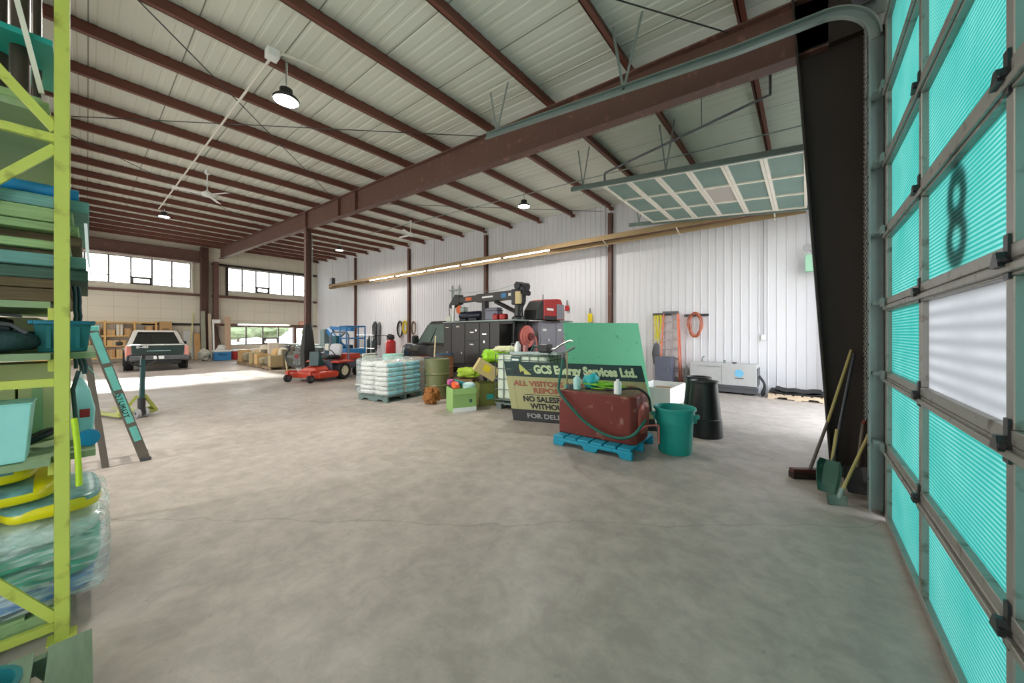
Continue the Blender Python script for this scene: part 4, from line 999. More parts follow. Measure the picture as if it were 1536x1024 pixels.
MB().box(6.95,7.1,-0.95,0.95,0.5,0.72).build('bumper', M['chrome'], t, bevel=0.04)
MB().box(6.95,7.02,-0.5,0.5,0.74,1.02).build('grille', M['blackmetal'], t, bevel=0.02)
MB().box(0.1,6.6,-0.45,0.45,0.42,0.6).build('chassis', M['black'], t)
# service body: side banks
mb = MB(); mb.box(0.9,3.6,-1.1,-0.55,0.62,1.86); mb.box(0.9,3.6,0.55,1.1,0.62,1.86); mb.box(0.9,3.6,-0.55,0.55,0.62,0.9)
mb.box(3.5,3.6,-0.55,0.55,0.9,1.86); mb.build('service_body', M['charcoal'], t, bevel=0.012)
MB().box(0.32,3.62,0.5,1.13,1.86,1.9).build('deck_rail', M['galv'], t, bevel=0.006)
MB().box(0.0,3.62,-1.13,-0.5,1.86,1.9).build('deck_rail', M['galv'], t, bevel=0.006)
MB().box(0.0,3.6,-0.5,0.5,1.83,1.86).build('deck', M['charcoal'], t)
for (x0,x1,z0,z1,hz) in ((3.15,3.57,0.65,1.83,1.7),(2.45,3.12,0.65,1.83,1.72),(1.75,2.42,1.32,1.83,1.55),(1.75,2.42,0.65,1.3,1.2),(1.3,1.72,1.0,1.83,1.5)):
    d = MB().box(x0,x1,1.1,1.118,z0,z1).build('cabinet_door', M['charcoal'], t, bevel=0.006)
    MB().box((x0+x1)/2-0.09,(x0+x1)/2+0.09,1.118,1.13,hz,hz+0.035).build('door_handle', M['chrome'], d, bevel=0.003)
    MB().cyl(((x0+x1)/2-0.2 if x1-x0>0.5 else (x0+x1)/2,1.118,z0+0.3),((x0+x1)/2-0.2 if x1-x0>0.5 else (x0+x1)/2,1.132,z0+0.3),0.035,n=14).build('door_latch', M['chrome'], d)
# rear part: open black compartment on the near side, grey cabinets across the back
mb = MB(); mb.box(0.33,0.9,0.6,0.63,0.8,1.86); mb.box(0.33,0.9,1.07,1.1,1.78,1.86); mb.box(0.33,0.9,0.6,1.1,0.78,0.82); mb.box(0.33,0.37,1.06,1.1,0.8,1.86)
mb.build('open_compartment', M['black'], t)
mb = MB(); mb.box(0.1,0.88,-1.1,0.35,0.8,1.86); mb.build('rear_cabinet', M['grey2'], t, bevel=0.01)
for (y0,y1) in ((-1.05,-0.42),(-0.38,0.3)):
    d = MB().box(0.08,0.1,y0,y1,0.9,1.8).build('cabinet_door', M['grey2'], t, bevel=0.005)
    MB().cyl((0.06,(y0+y1)/2,1.35),(0.08,(y0+y1)/2,1.35),0.045,n=14).build('door_latch', M['chrome'], d)
    MB().box(0.06,0.08,(y0+y1)/2+0.1,(y0+y1)/2+0.25,1.6,1.66).build('door_sticker', M['white'], d)
r = MB().lathe([(0.03,-0.11),(0.1,-0.11),(0.1,0.08),(0.3,0.09),(0.3,0.11),(0.03,0.11)],(0.1,0.74,1.45),30,'x').build('hose_reel', mat('dark_red_reel', rgb(120,40,38),0.4), t, smooth=30)
mb = MB()
for k in range(6): mb.tube([(0.17-0.035*(k//2)-0.004*k,0.74+(0.26-0.03*k)*math.cos(a),1.45+(0.27-0.03*k)*math.sin(a)) for a in [2*PI*i/24 for i in range(24)]],0.024,6,True)
mb.tube([(0.05-0.17,0.74,1.45),(-0.15,0.72,1.25),(-0.12,0.7,1.12),(-0.08,0.67,1.05)],0.02,6)
mb.build('reel_hose', mat('pink_hose', rgb(214,120,112), 0.5), r, smooth=60)
MB().box(-0.25,0.1,-1.1,1.1,0.6,0.8).build('rear_step', M['charcoal'], t, bevel=0.01)
MB().box(-0.2,-0.05,-0.25,0.05,0.82,0.98).build('vise', M['galv'], t, bevel=0.02)
# crane
c = MB().lathe([(0.2,1.9),(0.2,1.96),(0.13,2.0),(0.11,2.4),(0.14,2.45)],(0.55,0.68,0),20).build('crane_pedestal', M['blackmetal'], t, smooth=35)
mb = MB(); mb.box(0.4,0.72,0.55,0.82,2.3,2.72); mb.box(0.3,0.5,0.5,0.86,2.6,2.85); mb.build('crane_head', M['blackmetal'], t, bevel=0.03)
mb = MB(); mb.box(0.5,2.3,0.57,0.79,2.46,2.7); mb.box(2.2,3.3,0.6,0.76,2.5,2.68); mb.build('crane_boom', M['charcoal'], t, bevel=0.01)
mb = MB(); mb.prism([(3.2,2.46),(3.2,2.76),(3.42,2.78),(3.72,2.5),(3.7,2.34),(3.5,2.42)],0.58,0.78,'xz'); mb.build('boom_tip', M['blackmetal'], t, bevel=0.01)
MB().cyl((0.62,0.68,2.1),(1.5,0.68,2.44),0.06,n=12).build('lift_cylinder', M['blackmetal'], t)
mb = MB(); mb.cyl((0.42,0.9,2.78),(0.42,0.46,2.78),0.11,n=16); mb.cyl((0.32,0.92,2.6),(0.32,0.5,2.6),0.07,n=12); mb.build('winch', M['blackmetal'], t, bevel=0.01)
mb = MB(); mb.tube([(0.3,0.83,2.8),(0.2,0.85,2.72),(0.22,0.86,2.4),(0.35,0.85,2.2),(0.45,0.82,2.05)],0.015,6); mb.tube([(0.36,0.84,2.85),(0.15,0.84,2.75),(0.15,0.84,2.35),(0.4,0.84,2.0)],0.015,6); mb.build('hydraulic_hose', M['black'], t)
MB().tube([(0.42,0.68,2.9),(1.5,0.68,2.76),(3.4,0.68,2.82)],0.006,5).build('winch_cable', M['galv'], t)
b = MB().box(0.95,1.14,0.786,0.796,2.52,2.64).build('blue_sticker', M['blue'], t); MB().box(0.75,0.85,0.786,0.796,2.55,2.63).build('white_sticker', M['white'], t)
MB().box(2.55,2.85,0.756,0.766,2.54,2.64).build('orange_sticker', M['orange'], t); MB().box(1.5,2.0,0.786,0.796,2.56,2.61).build('lettering_strip', M['white'], t)
MB().box(1.9,2.05,0.6,0.76,1.9,2.47).build('boom_rest', M['blackmetal'], t)
MB().cyl((0.35,0.9,2.3),(0.35,0.9,2.62),0.09,n=14).build('hydraulic_tank', M['yellow2'], t)
t.scale = (1,1,1.045)
# red welder on the truck
w = thing('engine_welder','red engine welder mounted on the rear deck of the black service truck','welder',(SV[0],SV[1],DZ-0.025),SRZ)
mb = MB(); mb.prism([(-0.85,0.03),(0.12,0.03),(0.12,0.6),(-0.55,0.66),(-0.68,0.64),(-0.85,0.35)],0.1,0.62,'yz'); mb.build('welder_body', M['red'], w, bevel=0.02)
mb = MB(); mb.prism([(0.12,0.03),(0.45,0.03),(0.4,0.3),(0.2,0.56),(0.12,0.58)],0.12,0.6,'yz'); mb.build('exhaust_end', M['black'], w, bevel=0.01)
mb = MB(); mb.box(0.085,0.1,-0.8,-0.45,0.06,0.5); mb.build('control_panel', M['grey2'], w)
MB().box(0.088,0.1,-0.3,0.0,0.3,0.36).build('nameplate', M['white'], w); MB().box(0.085,0.1,-0.44,0.1,0.03,0.14).build('lower_panel', M['black'], w)
MB().cyl((0.4,-0.2,0.62),(0.4,-0.2,0.78),0.02,n=8).build('lifting_eye', M['galv'], w)
def ontruck(name, lab, cat, x, y, group=None):
    R_ = Matrix.Rotation(SRZ,3,'Z'); p = Vector(SV)+R_@Vector((x,y,DZ+0.004)); return thing(name, lab, cat, p, SRZ, group)
w = ontruck('compressor','black and dark blue air compressor tank under the crane boom','compressor',2.75,0.62)
MB().lathe([(0.0,-0.55),(0.1,-0.54),(0.14,-0.48),(0.14,0.48),(0.1,0.54),(0.0,0.55)],(0,0,0.19),20,'x').build('tank', mat('navy_tank', rgb(22,28,48),0.35), w, smooth=40)
MB().box(-0.4,0.0,-0.12,0.12,0.0,0.1).build('tank_base', M['black'], w); MB().box(0.1,0.45,-0.14,0.14,0.0,0.08).build('tank_base', M['black'], w)
MB().lathe([(0.0,-0.03),(0.13,-0.03),(0.14,0.0),(0.13,0.03),(0.0,0.03)],(0.5,0.1,0.4),20,'y').build('flywheel', M['orange'], w, smooth=35)
MB().box(0.2,0.4,-0.05,0.15,0.3,0.48).build('pump_head', M['galv'], w, bevel=0.03)
w = ontruck('tool_case','grey plastic tool case standing on the truck deck rail','case',1.55,0.72)
MB().box(-0.28,0.28,-0.12,0.12,0.0,0.38).build('case_body', mat('blue_grey_case', rgb(120,122,138),0.4), w, bevel=0.05, seg=3); MB().box(-0.29,0.29,-0.125,0.125,0.27,0.3).build('case_lid', M['darkgrey'], w, bevel=0.01)
for i,(x,lab) in enumerate(((1.28,'red jerry can leaning on the grey tool case on the truck'),(0.98,'red jerry can nearest the crane pedestal on the truck'))):
    w = ontruck('jerry_can',lab,'jerry can',x,0.85,'red cans on the truck deck')
    MB().box(-0.11,0.11,-0.09,0.09,0,0.17).build('can_body', M['red'], w, bevel=0.04, seg=3); MB().cyl((0.05,0,0.17),(0.09,0,0.2),0.02,n=8).build('can_cap', M['black'], w)
w = ontruck('pipe_rack','white bottle and pipe stand at the cab end of the truck deck','stand',3.4,0.85)
MB().cyl((0,0,0),(0,0,0.55),0.05,n=12).build('white_pipe', M['white'], w); MB().box(0.05,0.3,-0.1,0.1,0,0.2).build('valve_box', M['offwhite'], w, bevel=0.03); MB().tube([(0.22,0,0.2),(0.24,0,0.45),(0.2,0,0.6)],0.015,6).build('spout', M['blackmetal'], w)
# --- red front deck mower
t = thing('riding_mower','red riding mower with a wide front deck and black tyres near the slim post','mower',(-13.15,5.55,0),math.radians(-66))
mr = mat('mower_red', rgb(190,62,40), 0.4, 0, 0.15, 3)
mb = MB(); mb.loft([[(0.35,-0.72,0.12),(0.35,0.72,0.12),(1.05,0.6,0.12),(1.05,-0.6,0.12)],[(0.33,-0.74,0.3),(0.33,0.74,0.3),(1.08,0.62,0.3),(1.08,-0.62,0.3)],[(0.4,-0.66,0.34),(0.4,0.66,0.34),(1.0,0.55,0.34),(1.0,-0.55,0.34)]])
mb.build('mower_deck', mr, t, bevel=0.03, smooth=40, seg=3)
mb = MB(); mb.loft([[(0.45,-0.45,0.34),(0.45,0.45,0.34),(0.95,0.35,0.34),(0.95,-0.35,0.34)],[(0.5,-0.36,0.5),(0.5,0.36,0.5),(0.85,0.25,0.44),(0.85,-0.25,0.44)]]); mb.build('deck_cover', mr, t, bevel=0.03)
for y in (-0.5,0.42):
    MB().bar((0.95,y*0.9,0.34),(1.25,y,0.36),0.07,0.05).build('caster_arm', mr, t)
    MB().box(1.2,1.28,y-0.05,y+0.05,0.13,0.36).build('caster_fork', mr, t)
    wheel(t, 1.24, y, 0.13, 0.1, 1, 'darkgrey', 'caster_wheel', 18)
for s_ in (-1,1):
    wheel(t, 0.0, s_*0.56, 0.3, 0.26, s_, 'creamrim', 'drive_wheel')
    MB().loft([[(-0.45,s_*0.42,0.6),(-0.45,s_*0.7,0.58),(0.35,s_*0.7,0.58),(0.4,s_*0.42,0.6)],[(-0.45,s_*0.42,0.66),(-0.45,s_*0.69,0.64),(0.3,s_*0.69,0.64),(0.36,s_*0.42,0.66)]]).build('fender', mr, t, bevel=0.02)
    MB().tube([(-0.15,s_*0.3,0.66),(0.1,s_*0.3,0.9),(0.2,s_*0.28,1.0),(0.12,s_*0.1,1.02)],0.016,6).build('steering_lever', M['blackmetal'], t)
    wheel(t, -0.95, s_*0.42, 0.2, 0.16, s_, 'creamrim', 'rear_wheel', 20)
MB().box(-1.15,0.35,-0.42,0.42,0.3,0.62).build('chassis', mat('mower_grey', rgb(92,92,110),0.4), t, bevel=0.03)
MB().box(-1.2,-0.45,-0.38,0.38,0.62,0.85).build('engine_cover', mr, t, bevel=0.05)
MB().blob((-0.08,0,0.76),(0.5,0.5,0.16),0.5).build('seat', M['black'], t, smooth=50); MB().blob((-0.32,0,0.98),(0.16,0.5,0.5),0.5,ry=-0.2).build('backrest', mat('grey_white_vinyl', rgb(205,205,210),0.45), t, smooth=50)
MB().tube([(-0.5,0.4,0.6),(-0.5,0.4,1.55),(-0.5,0.32,1.65),(-0.5,-0.32,1.65),(-0.5,-0.4,1.55),(-0.5,-0.4,0.6)],0.03,8).build('roll_bar', M['greyblue'], t, smooth=60)
MB().loft([[(0.42,-0.2,0.5),(0.42,0.2,0.5),(0.7,0.2,0.5),(0.7,-0.2,0.5)],[(0.6,-0.2,0.98),(0.6,0.2,0.98),(0.66,0.2,0.98),(0.66,-0.2,0.98)]]).build('foot_shield', M['hose'], t, bevel=0.01)
# --- blue boom lift behind it
t = thing('boom_lift','blue towable boom lift parked between the slim post and the white wall','lift',(-16.3,7.3,0),math.radians(0))
MB().box(-1.1,1.1,-0.5,0.5,0.35,0.6).build('chassis', M['darkgrey'], t, bevel=0.03)
for s_ in (-1,1):
    for x in (-0.75,0.75): wheel(t, x, s_*0.55, 0.3, 0.2, s_, 'grey')
MB().box(-0.6,0.6,-0.4,0.4,0.6,1.1).build('turntable', mat('lift_dark_blue', rgb(24,64,88),0.45), t, bevel=0.05)
MB().bar((-0.9,-0.1,1.75),(0.7,-0.1,0.95),0.16,0.2).build('lower_boom', M['blue'], t); MB().bar((-1.0,0.1,1.86),(1.1,0.1,1.78),0.14,0.16).build('upper_boom', M['blue'], t)
MB().bar((-0.2,-0.12,1.2),(1.0,-0.12,1.7),0.07,0.07).build('lift_cylinder', M['galv'], t)
mb = MB()
for (a,b) in (((1.0,-0.4,0.8),(1.0,-0.4,1.9)),((1.0,0.4,0.8),(1.0,0.4,1.9)),((1.6,-0.4,0.8),(1.6,-0.4,1.9)),((1.6,0.4,0.8),(1.6,0.4,1.9)),((1.0,-0.4,1.9),(1.6,-0.4,1.9)),((1.0,0.4,1.9),(1.6,0.4,1.9)),((1.0,-0.4,1.9),(1.0,0.4,1.9)),((1.6,-0.4,1.9),(1.6,0.4,1.9)),((1.0,-0.4,1.4),(1.6,-0.4,1.4)),((1.6,-0.4,1.4),(1.6,0.4,1.4))): mb.cyl(a,b,0.03,n=8)
mb.build('basket_frame', M['blue'], t); MB().box(0.98,1.62,-0.42,0.42,0.7,0.95).build('basket', M['blue'], t, bevel=0.02)
MB().box(-1.3,-0.85,-0.3,0.2,1.0,1.8).build('control_cabinet', mat('grey_teal_panel', rgb(130,148,148),0.45), t, bevel=0.03)
MB().box(-0.15,0.25,-0.56,-0.4,0.85,1.15).build('battery_box', M['offwhite'], t, bevel=0.02)
MB().box(0.55,0.95,-0.55,-0.3,1.0,1.5).build('engine_box', mat('lift_teal', rgb(40,104,116),0.45), t, bevel=0.02)
# ------------------------------------------------------------------ middle group on the floor
M['rust'] = mat('rusty_red_tank', rgb(112,38,28), 0.55, 0, 0.18, 4, dirt=rgb(150,110,95), dirt_amt=0.02)
M['aqua'] = mat('aqua_plastic', rgb(60,175,165), 0.42, 0, 0.08)
M['bluepal'] = mat('blue_plastic_pallet', rgb(20,150,180), 0.45, 0, 0.12)
# blue plastic pallet with red tank
t = thing('plastic_pallet','bright blue plastic pallet under the red steel tank','pallet',(-2.26,4.80,0),math.radians(2))
mb = MB()
for k in range(6): mb.box(-0.565+0.19*k,-0.565+0.19*k+0.165,-0.47,0.47,0.11,0.14)
mb.build('deck_slats', M['bluepal'], t, bevel=0.006)
for y in (-0.44,0.0,0.44):
    w_ = 0.03
    MB().prism([(-0.57,0),(-0.42,0),(-0.38,0.06),(-0.12,0.06),(-0.08,0.0),(0.08,0.0),(0.12,0.06),(0.38,0.06),(0.42,0.0),(0.57,0.0),(0.57,0.11),(-0.57,0.11)],y-w_,y+w_,'xz').build('runner', M['bluepal'], t, bevel=0.012)
tank = thing('fuel_tank','rust red steel tank with hoses, standing on the blue plastic pallet','tank',(-2.27,4.80,0.14),math.radians(2))
prof = [(-0.56,-0.3),(0.5,-0.3),(0.565,-0.24),(0.58,0.0),(0.565,0.24),(0.5,0.3),(-0.5,0.3),(-0.56,0.24)]
MB().prism(prof,0.0,0.625,'xy').build('tank_body', M['rust'], tank, bevel=0.02, seg=3)
MB().blob((0.57,0.0,0.32),(0.1,0.4,0.42),0.7,n=20,m=12).build('end_bulge', mat('worn_pink_red', rgb(178,84,74),0.45,0,0.25,7), tank, smooth=50)
MB().box(-0.5,0.5,-0.26,0.26,0.625,0.633).build('top_plate', M['lum_brown'], tank)
MB().cyl((-0.45,-0.15,0.63),(-0.45,-0.15,0.70),0.05,n=14).build('filler_cap', M['darkgrey'], tank)
MB().tube([(0.6,-0.16,0.2),(0.66,-0.17,0.26),(0.78,-0.05,0.26),(0.79,-0.05,0.24),(0.79,-0.05,0.02)],0.012,8).build('drain_pipe', mat('pink_red_pipe', rgb(206,110,100),0.5), tank, smooth=60)
def smooth_path(pts, n=6):
    pts = [Vector(p) for p in pts]; out = []
    for i in range(len(pts)-1):
        p0 = pts[max(i-1,0)]; p1 = pts[i]; p2 = pts[i+1]; p3 = pts[min(i+2,len(pts)-1)]
        for k in range(n):
            u = k/n
            out.append(0.5*((2*p1)+(p2-p0)*u+(2*p0-5*p1+4*p2-p3)*u*u+(3*p1-p0-3*p2+p3)*u**3))
    out.append(pts[-1]); return out
hose = smooth_path([(-2.83,4.60,1.22),(-2.83,4.56,1.05),(-2.83,4.5,0.88),(-2.78,4.42,0.76),(-2.62,4.40,0.6),(-2.38,4.40,0.4),(-2.1,4.40,0.27),(-1.86,4.42,0.24),(-1.70,4.46,0.3),(-1.62,4.56,0.42),(-1.62,4.68,0.46)])
o = MB().tube(hose,0.02,10).build('fuel_hose', mat('dark_green_hose', rgb(22,98,84),0.45), None, smooth=60); tag(o,'dark green fuel hose drooping across the front of the rusty red tank','hose')
hose = smooth_path([(-2.2,4.75,0.80),(-2.0,4.72,0.82),(-1.85,4.75,0.85),(-1.72,4.78,0.84),(-1.63,4.84,0.74),(-1.61,4.86,0.55)])
tag(MB().tube(hose,0.017,8).build('fuel_hose', M['black'], None, smooth=60),'black hose lying over the right end of the rusty red tank','hose')
t = thing('pipe_nozzle','pale upright pipe nozzle standing at the left end of the red tank','nozzle',(-2.79,4.66,0.775))
MB().cyl((0,0,0),(0,0,0.55),0.012,n=10).build('pipe', mat('brass_grey', rgb(150,140,100),0.4,0.5), t); MB().cyl((0,0,0.55),(0.1,0.06,0.62),0.02,n=10).build('spout', M['galv'], t); MB().cyl((0,0,0.0),(0,0,0.05),0.03,n=12).build('fitting', M['aqua'], t)
def bottle(x,y,z,r,h,m,lab,name='bottle'):
    t = thing(name,lab,name.split('_')[-1],(x,y,z))
    MB().lathe([(0,0),(r,0),(r,h*0.75),(r*0.85,h*0.83),(r*0.4,h*0.9),(r*0.4,h*0.95),(0,h*0.95)],(0,0,0),20).build('bottle_body', m, t, smooth=35)
    MB().cyl((0,0,h*0.93),(0,0,h),r*0.45,n=14).build('bottle_cap', M['white'], t)
bottle(-1.98,4.64,0.775,0.05,0.2,M['white'],'white bottle standing on the front edge of the red tank')
bottle(-2.62,4.66,0.775,0.055,0.2,mat('pale_aqua_bottle', rgb(180,225,220),0.4),'pale aqua canister at the left end of the red tank','canister')
t = thing('wire_spool','crinkled bright teal spool of tape on the red tank behind the canister','spool',(-2.5,4.86,0.775))
MB().blob((0,0,0.11),(0.22,0.2,0.22),0.8,amp=0.35,freq=14,seed=4).build('tape', mat('crinkled_teal_tape', rgb(60,190,196),0.35,0,0.5,16), t, smooth=40); MB().cyl((0,0,0),(0,0,0.23),0.04,n=14).build('core', M['card'], t)
mb = MB(); random.seed(3)
for k in range(9):
    cx, cy = -2.3+0.05*random.uniform(-3,5), 4.86+0.04*random.uniform(-3,3)
    a0 = random.uniform(0,6)
    mb.tube([(cx+(0.13+0.03*math.sin(3*a))*math.cos(a+a0)*1.4, cy+0.11*math.sin(a+a0), 0.805+0.008*k+0.01*math.sin(2*a+k)) for a in [2*PI*i/20 for i in range(20)]],0.009,6,True)
tag(mb.build('green_rope', mat('lime_green_rope', rgb(120,190,40),0.6), None, smooth=60),'tangled lime green rope coiled on top of the red tank','rope')['kind'] = 'stuff'
# trash can and cone barrels
t = thing('trash_can','teal round plastic trash can with side handles right of the red tank','trash can',(-1.37,5.10,0)); t.scale = (0.93,0.93,0.92)
MB().lathe([(0.0,0.004),(0.215,0.0),(0.225,0.02),(0.245,0.44),(0.258,0.445),(0.265,0.62),(0.285,0.625),(0.285,0.66),(0.268,0.66),(0.255,0.63),(0.24,0.45),(0.21,0.025),(0,0.02)],(0,0,0),40).build('can_body', M['teal'], t, smooth=35)
for a in (0.2,PI+0.2):
    c,s_ = math.cos(a),math.sin(a); MB().obox((0.285*c,0.285*s_,0.54),(0.07,0.12,0.05),a).build('handle', M['teal'], t, bevel=0.012); MB().obox((0.272*c,0.272*s_,0.49),(0.03,0.08,0.08),a).build('handle_gusset', M['teal'], t, bevel=0.01)
for i,(x,y,lab) in enumerate(((-1.235,6.22,'tapering black plastic barrel right of the teal trash can'),(-1.42,6.72,'second tapering black barrel half hidden behind the first black barrel'))):
    t = thing('traffic_barrel',lab,'barrel',(x,y,0),0,'tapering black barrels')
    MB().lathe([(0.0,0.0),(0.255,0.0),(0.258,0.03),(0.245,0.28),(0.238,0.285),(0.236,0.3),(0.185,0.82),(0.2,0.825),(0.2,0.86),(0.185,0.86),(0.17,0.84),(0.0,0.80)],(0,0,0),36).build('barrel_body', M['black'], t, smooth=35)
    MB().box(-0.03,0.03,-0.225,-0.18,0.835,0.855).build('handle_tab', M['black'], t)
# leaning sign
BLs, TLs, TRs = Vector((-4.15,5.03,0.0)), Vector((-4.435,5.09,1.07)), Vector((-2.145,6.02,1.05))
uS = (TRs-TLs).normalized(); vS = (TLs-BLs)/1.07; nS = uS.cross(vS).normalized(); nS = -nS if nS.y > 0 else nS      # towards the camera
WS = (TRs-TLs).length
def sgn(u,v,d=0.0): return BLs+uS*u+vS*v+nS*d
def quad_slab(mb,u0,u1,v0,v1,d0,d1):
    vs = [sgn(u0,v0,d0),sgn(u1,v0,d0),sgn(u1,v1,d0),sgn(u0,v1,d0),sgn(u0,v0,d1),sgn(u1,v0,d1),sgn(u1,v1,d1),sgn(u0,v1,d1)]
    return mb.add(vs,[(0,3,2,1),(4,5,6,7),(0,1,5,4),(1,2,6,5),(2,3,7,6),(3,0,4,7)])
sg = thing('site_sign','long visitor notice board with a dark green lettered header leaning before the caged tank','sign')
quad_slab(MB(),0,WS,0.0,1.07,-0.012,0).build('board', mat('beige_sign_board', rgb(168,166,118),0.6,0,0.08,3), sg)
quad_slab(MB(),0.0,WS,0.80,1.07,0.0005,0.002).build('header_band', mat('dark_green_band', rgb(12,52,50),0.5,0,0.1), sg)
quad_slab(MB(),0.0,WS,0.0,0.21,0.0005,0.002).build('footer_band', M['black'], sg)
quad_slab(MB(),0.3,WS-0.3,0.475,0.485,0.0005,0.002).build('rule_line', M['black'], sg)
M['signtext'] = mat('sign_cream_lettering', rgb(196,214,170),0.5); M['signred'] = mat('sign_red_lettering', rgb(150,84,62),0.5)
def sign_text(body,size,u,v,m,width,bold=0.003):
    tx = text_mesh(body,size,m,'lettering',sg,0.001,bold,1.0)
    mx_ = max(w_.co.x for w_ in tx.data.vertices); f = width/mx_
    for q in tx.data.vertices:
        x,y,z = q.co; q.co = sgn(u+x*f, v+z, 0.004-y)
sign_text('GCS Energy Services Ltd.',0.2,0.56,0.875,M['signtext'],1.8,0.011)
sign_text('ALL VISITORS AND PERSONNEL',0.125,0.13,0.635,M['signred'],2.2,0.006)
sign_text('REPORT TO OFFICE',0.125,0.48,0.515,M['signred'],1.45,0.006)
sign_text('NO SALESPERSONS ALLOWED',0.13,0.26,0.36,M['black'],1.9,0.006)
sign_text('WITHOUT APPOINTMENT',0.13,0.38,0.235,M['black'],1.7,0.006)
sign_text('FOR DELIVERIES CALL OFFICE',0.11,0.28,0.07,M['grey'],1.9)
def tri(pts, m, d=0.004):
    mb = MB(); n = len(pts); vs = [sgn(u,v,d) for u,v in pts]+[sgn(u,v,d+0.002) for u,v in pts]
    return mb.add(vs,[tuple(range(n-1,-1,-1)),tuple(range(n,2*n))]+[(i,(i+1)%n,n+(i+1)%n,n+i) for i in range(n)]).build('emblem', m, sg)
tri([(0.30,1.035),(0.50,0.84),(0.30,0.84),(0.28,0.97)], mat('emblem_olive', rgb(190,196,110),0.5))
tri([(0.30,1.035),(0.285,0.99),(0.21,0.875),(0.31,0.875),(0.31,0.9),(0.36,0.9),(0.36,0.84),(0.13,0.84)], M['black'],0.0045)
tri([(0.03,0.925),(0.16,0.933),(0.03,0.931)], M['signtext']); tri([(0.44,0.93),(0.53,0.935),(0.53,0.928)], M['signtext'])
for u in (0.12,1.3,2.3):
    p = sgn(u,0.0,-0.02); q = sgn(u,1.0,-0.02); b = p+Vector((-0.376,0.926,0))*0.30; b.z = 0.0
    MB().bar(p+Vector((0,0,0.01)),q,0.03,0.03).build('stake', M['blackmetal'], sg); MB().bar(b+Vector((0,0,0.012)),q,0.025,0.025).build('rear_strut', M['blackmetal'], sg)
# big green board
B1, T1, T2 = Vector((-2.35,7.24,0.0)), Vector((-2.74,7.48,1.81)), Vector((-3.8,6.21,1.81)); B2 = B1+(T2-T1)
n_ = (T2-T1).cross(T1-B1).normalized(); n_ = n_ if n_.y > 0 else -n_
th = 0.05
bm_ = [[B1,B2,T2,T1],[p+n_*th for p in (B1,B2,T2,T1)]]
zmin = min(p.z for r in bm_ for p in r)
bm_ = [[p-Vector((0,0,zmin)) for p in r] for r in bm_]
def speck_mat(name, c, dk):
    m = mat(name, c, 0.7, 0, 0.1, 2.5, dirt=dk, dirt_amt=-0.1, bump=0.1); return m
tag(MB().loft(bm_).build('plywood_board', speck_mat('mint_green_board', rgb(100,182,142), rgb(36,92,72)), None),'big mint green painted board leaning behind the notice board','board')
# IBC totes
M['ibc'] = mat('milky_tank_plastic', rgb(214,226,208), 0.45, 0, 0.05, 3)
def ibc(loc, rz, lab):
    t = thing('ibc_tote', lab, 'tank', loc, rz, 'caged white liquid totes')
    b = MB().box(-0.57,0.57,-0.47,0.47,0.2,1.14).build('tank_bottle', M['ibc'], t, bevel=0.06, seg=3)
    MB().lathe([(0.0,1.17),(0.1,1.17),(0.1,1.13)],(0,0,0),20).build('filler_lid', M['darkgrey'], b)
    mb = MB()
    for x in [-0.59+1.18*k/6 for k in range(7)]:
        for y in (-0.49,0.49): mb.cyl((x,y,0.14),(x,y,1.16),0.009,n=6)
    for y in [-0.49+0.98*k/5 for k in range(6)]:
        for x in (-0.59,0.59): mb.cyl((x,y,0.14),(x,y,1.16),0.009,n=6)
    for z in (0.2,0.42,0.64,0.86,1.05,1.16):
        for y in (-0.49,0.49): mb.cyl((-0.6,y,z),(0.6,y,z),0.01,n=6)
        for x in (-0.59,0.59): mb.cyl((x,-0.5,z),(x,0.5,z),0.01,n=6)
    mb.build('cage', M['galvdark'], t)
    for y in (-0.42,0,0.42):
        for x in (-0.52,0,0.52): MB().box(x-0.06,x+0.06,y-0.06,y+0.06,0,0.11).build('foot', M['galvdark'], t)
    MB().box(-0.6,0.6,-0.5,0.5,0.11,0.14).build('base_plate', M['galvdark'], t)
    f = MB().box(-0.22,0.0,-0.51,-0.495,0.93,1.12).build('name_plate', mat('dark_teal_plate', rgb(30,84,80),0.5) if 'dark_teal_plate' not in bpy.data.materials else bpy.data.materials['dark_teal_plate'], t)
    for r_ in range(2): MB().box(-0.19,-0.03,-0.513,-0.51,0.96+0.08*r_,1.0+0.08*r_).build('plate_print', M['white'], f)
    return t
ibc((-4.62,6.18,0),math.radians(12),'caged white liquid tote standing behind the left end of the notice board')
ibc((-3.55,7.2,0),math.radians(50),'second caged white liquid tote behind the mint green board')
t = thing('metal_tray','grey sheet metal tray lying across the top of the left caged tote','tray',(-4.45,6.2,1.175),math.radians(12))
MB().box(-0.42,0.62,-0.46,0.42,0.0,0.012).build('tray_sheet', M['galv'], t); mb = MB(); mb.box(-0.42,0.62,-0.47,-0.455,0,0.05); mb.box(0.61,0.625,-0.46,0.42,0,0.05); mb.build('tray_lip', M['galv'], t)
t = thing('jug','white jug with a thin wire loop on the left caged tote','jug',(-4.75,5.9,1.19))
MB().lathe([(0,0),(0.07,0),(0.07,0.16),(0.04,0.2),(0.03,0.24),(0,0.24)],(0,0,0),20).build('jug_body', M['white'], t, smooth=40); MB().tube([(-0.06,0,0.2),(-0.16,0,0.2),(-0.22,0,0.1),(-0.18,0,0.01),(-0.06,0,0.01)],0.008,6).build('jug_handle', M['galv'], t, smooth=60)
t = thing('pink_can','small pink can beside the white jug on the left caged tote','can',(-4.58,5.95,1.19))
MB().cyl((0,0,0),(0,0,0.15),0.055,n=18).build('can_body', mat('pink_can_paint', rgb(205,130,130),0.4), t, smooth=40); MB().cyl((0,0,0.15),(0,0,0.16),0.05,n=18).build('can_lid', M['galv'], t)
t = thing('transfer_pump','black transfer pump with a bent pipe above the notice board','pump',(-3.98,5.82,1.19))
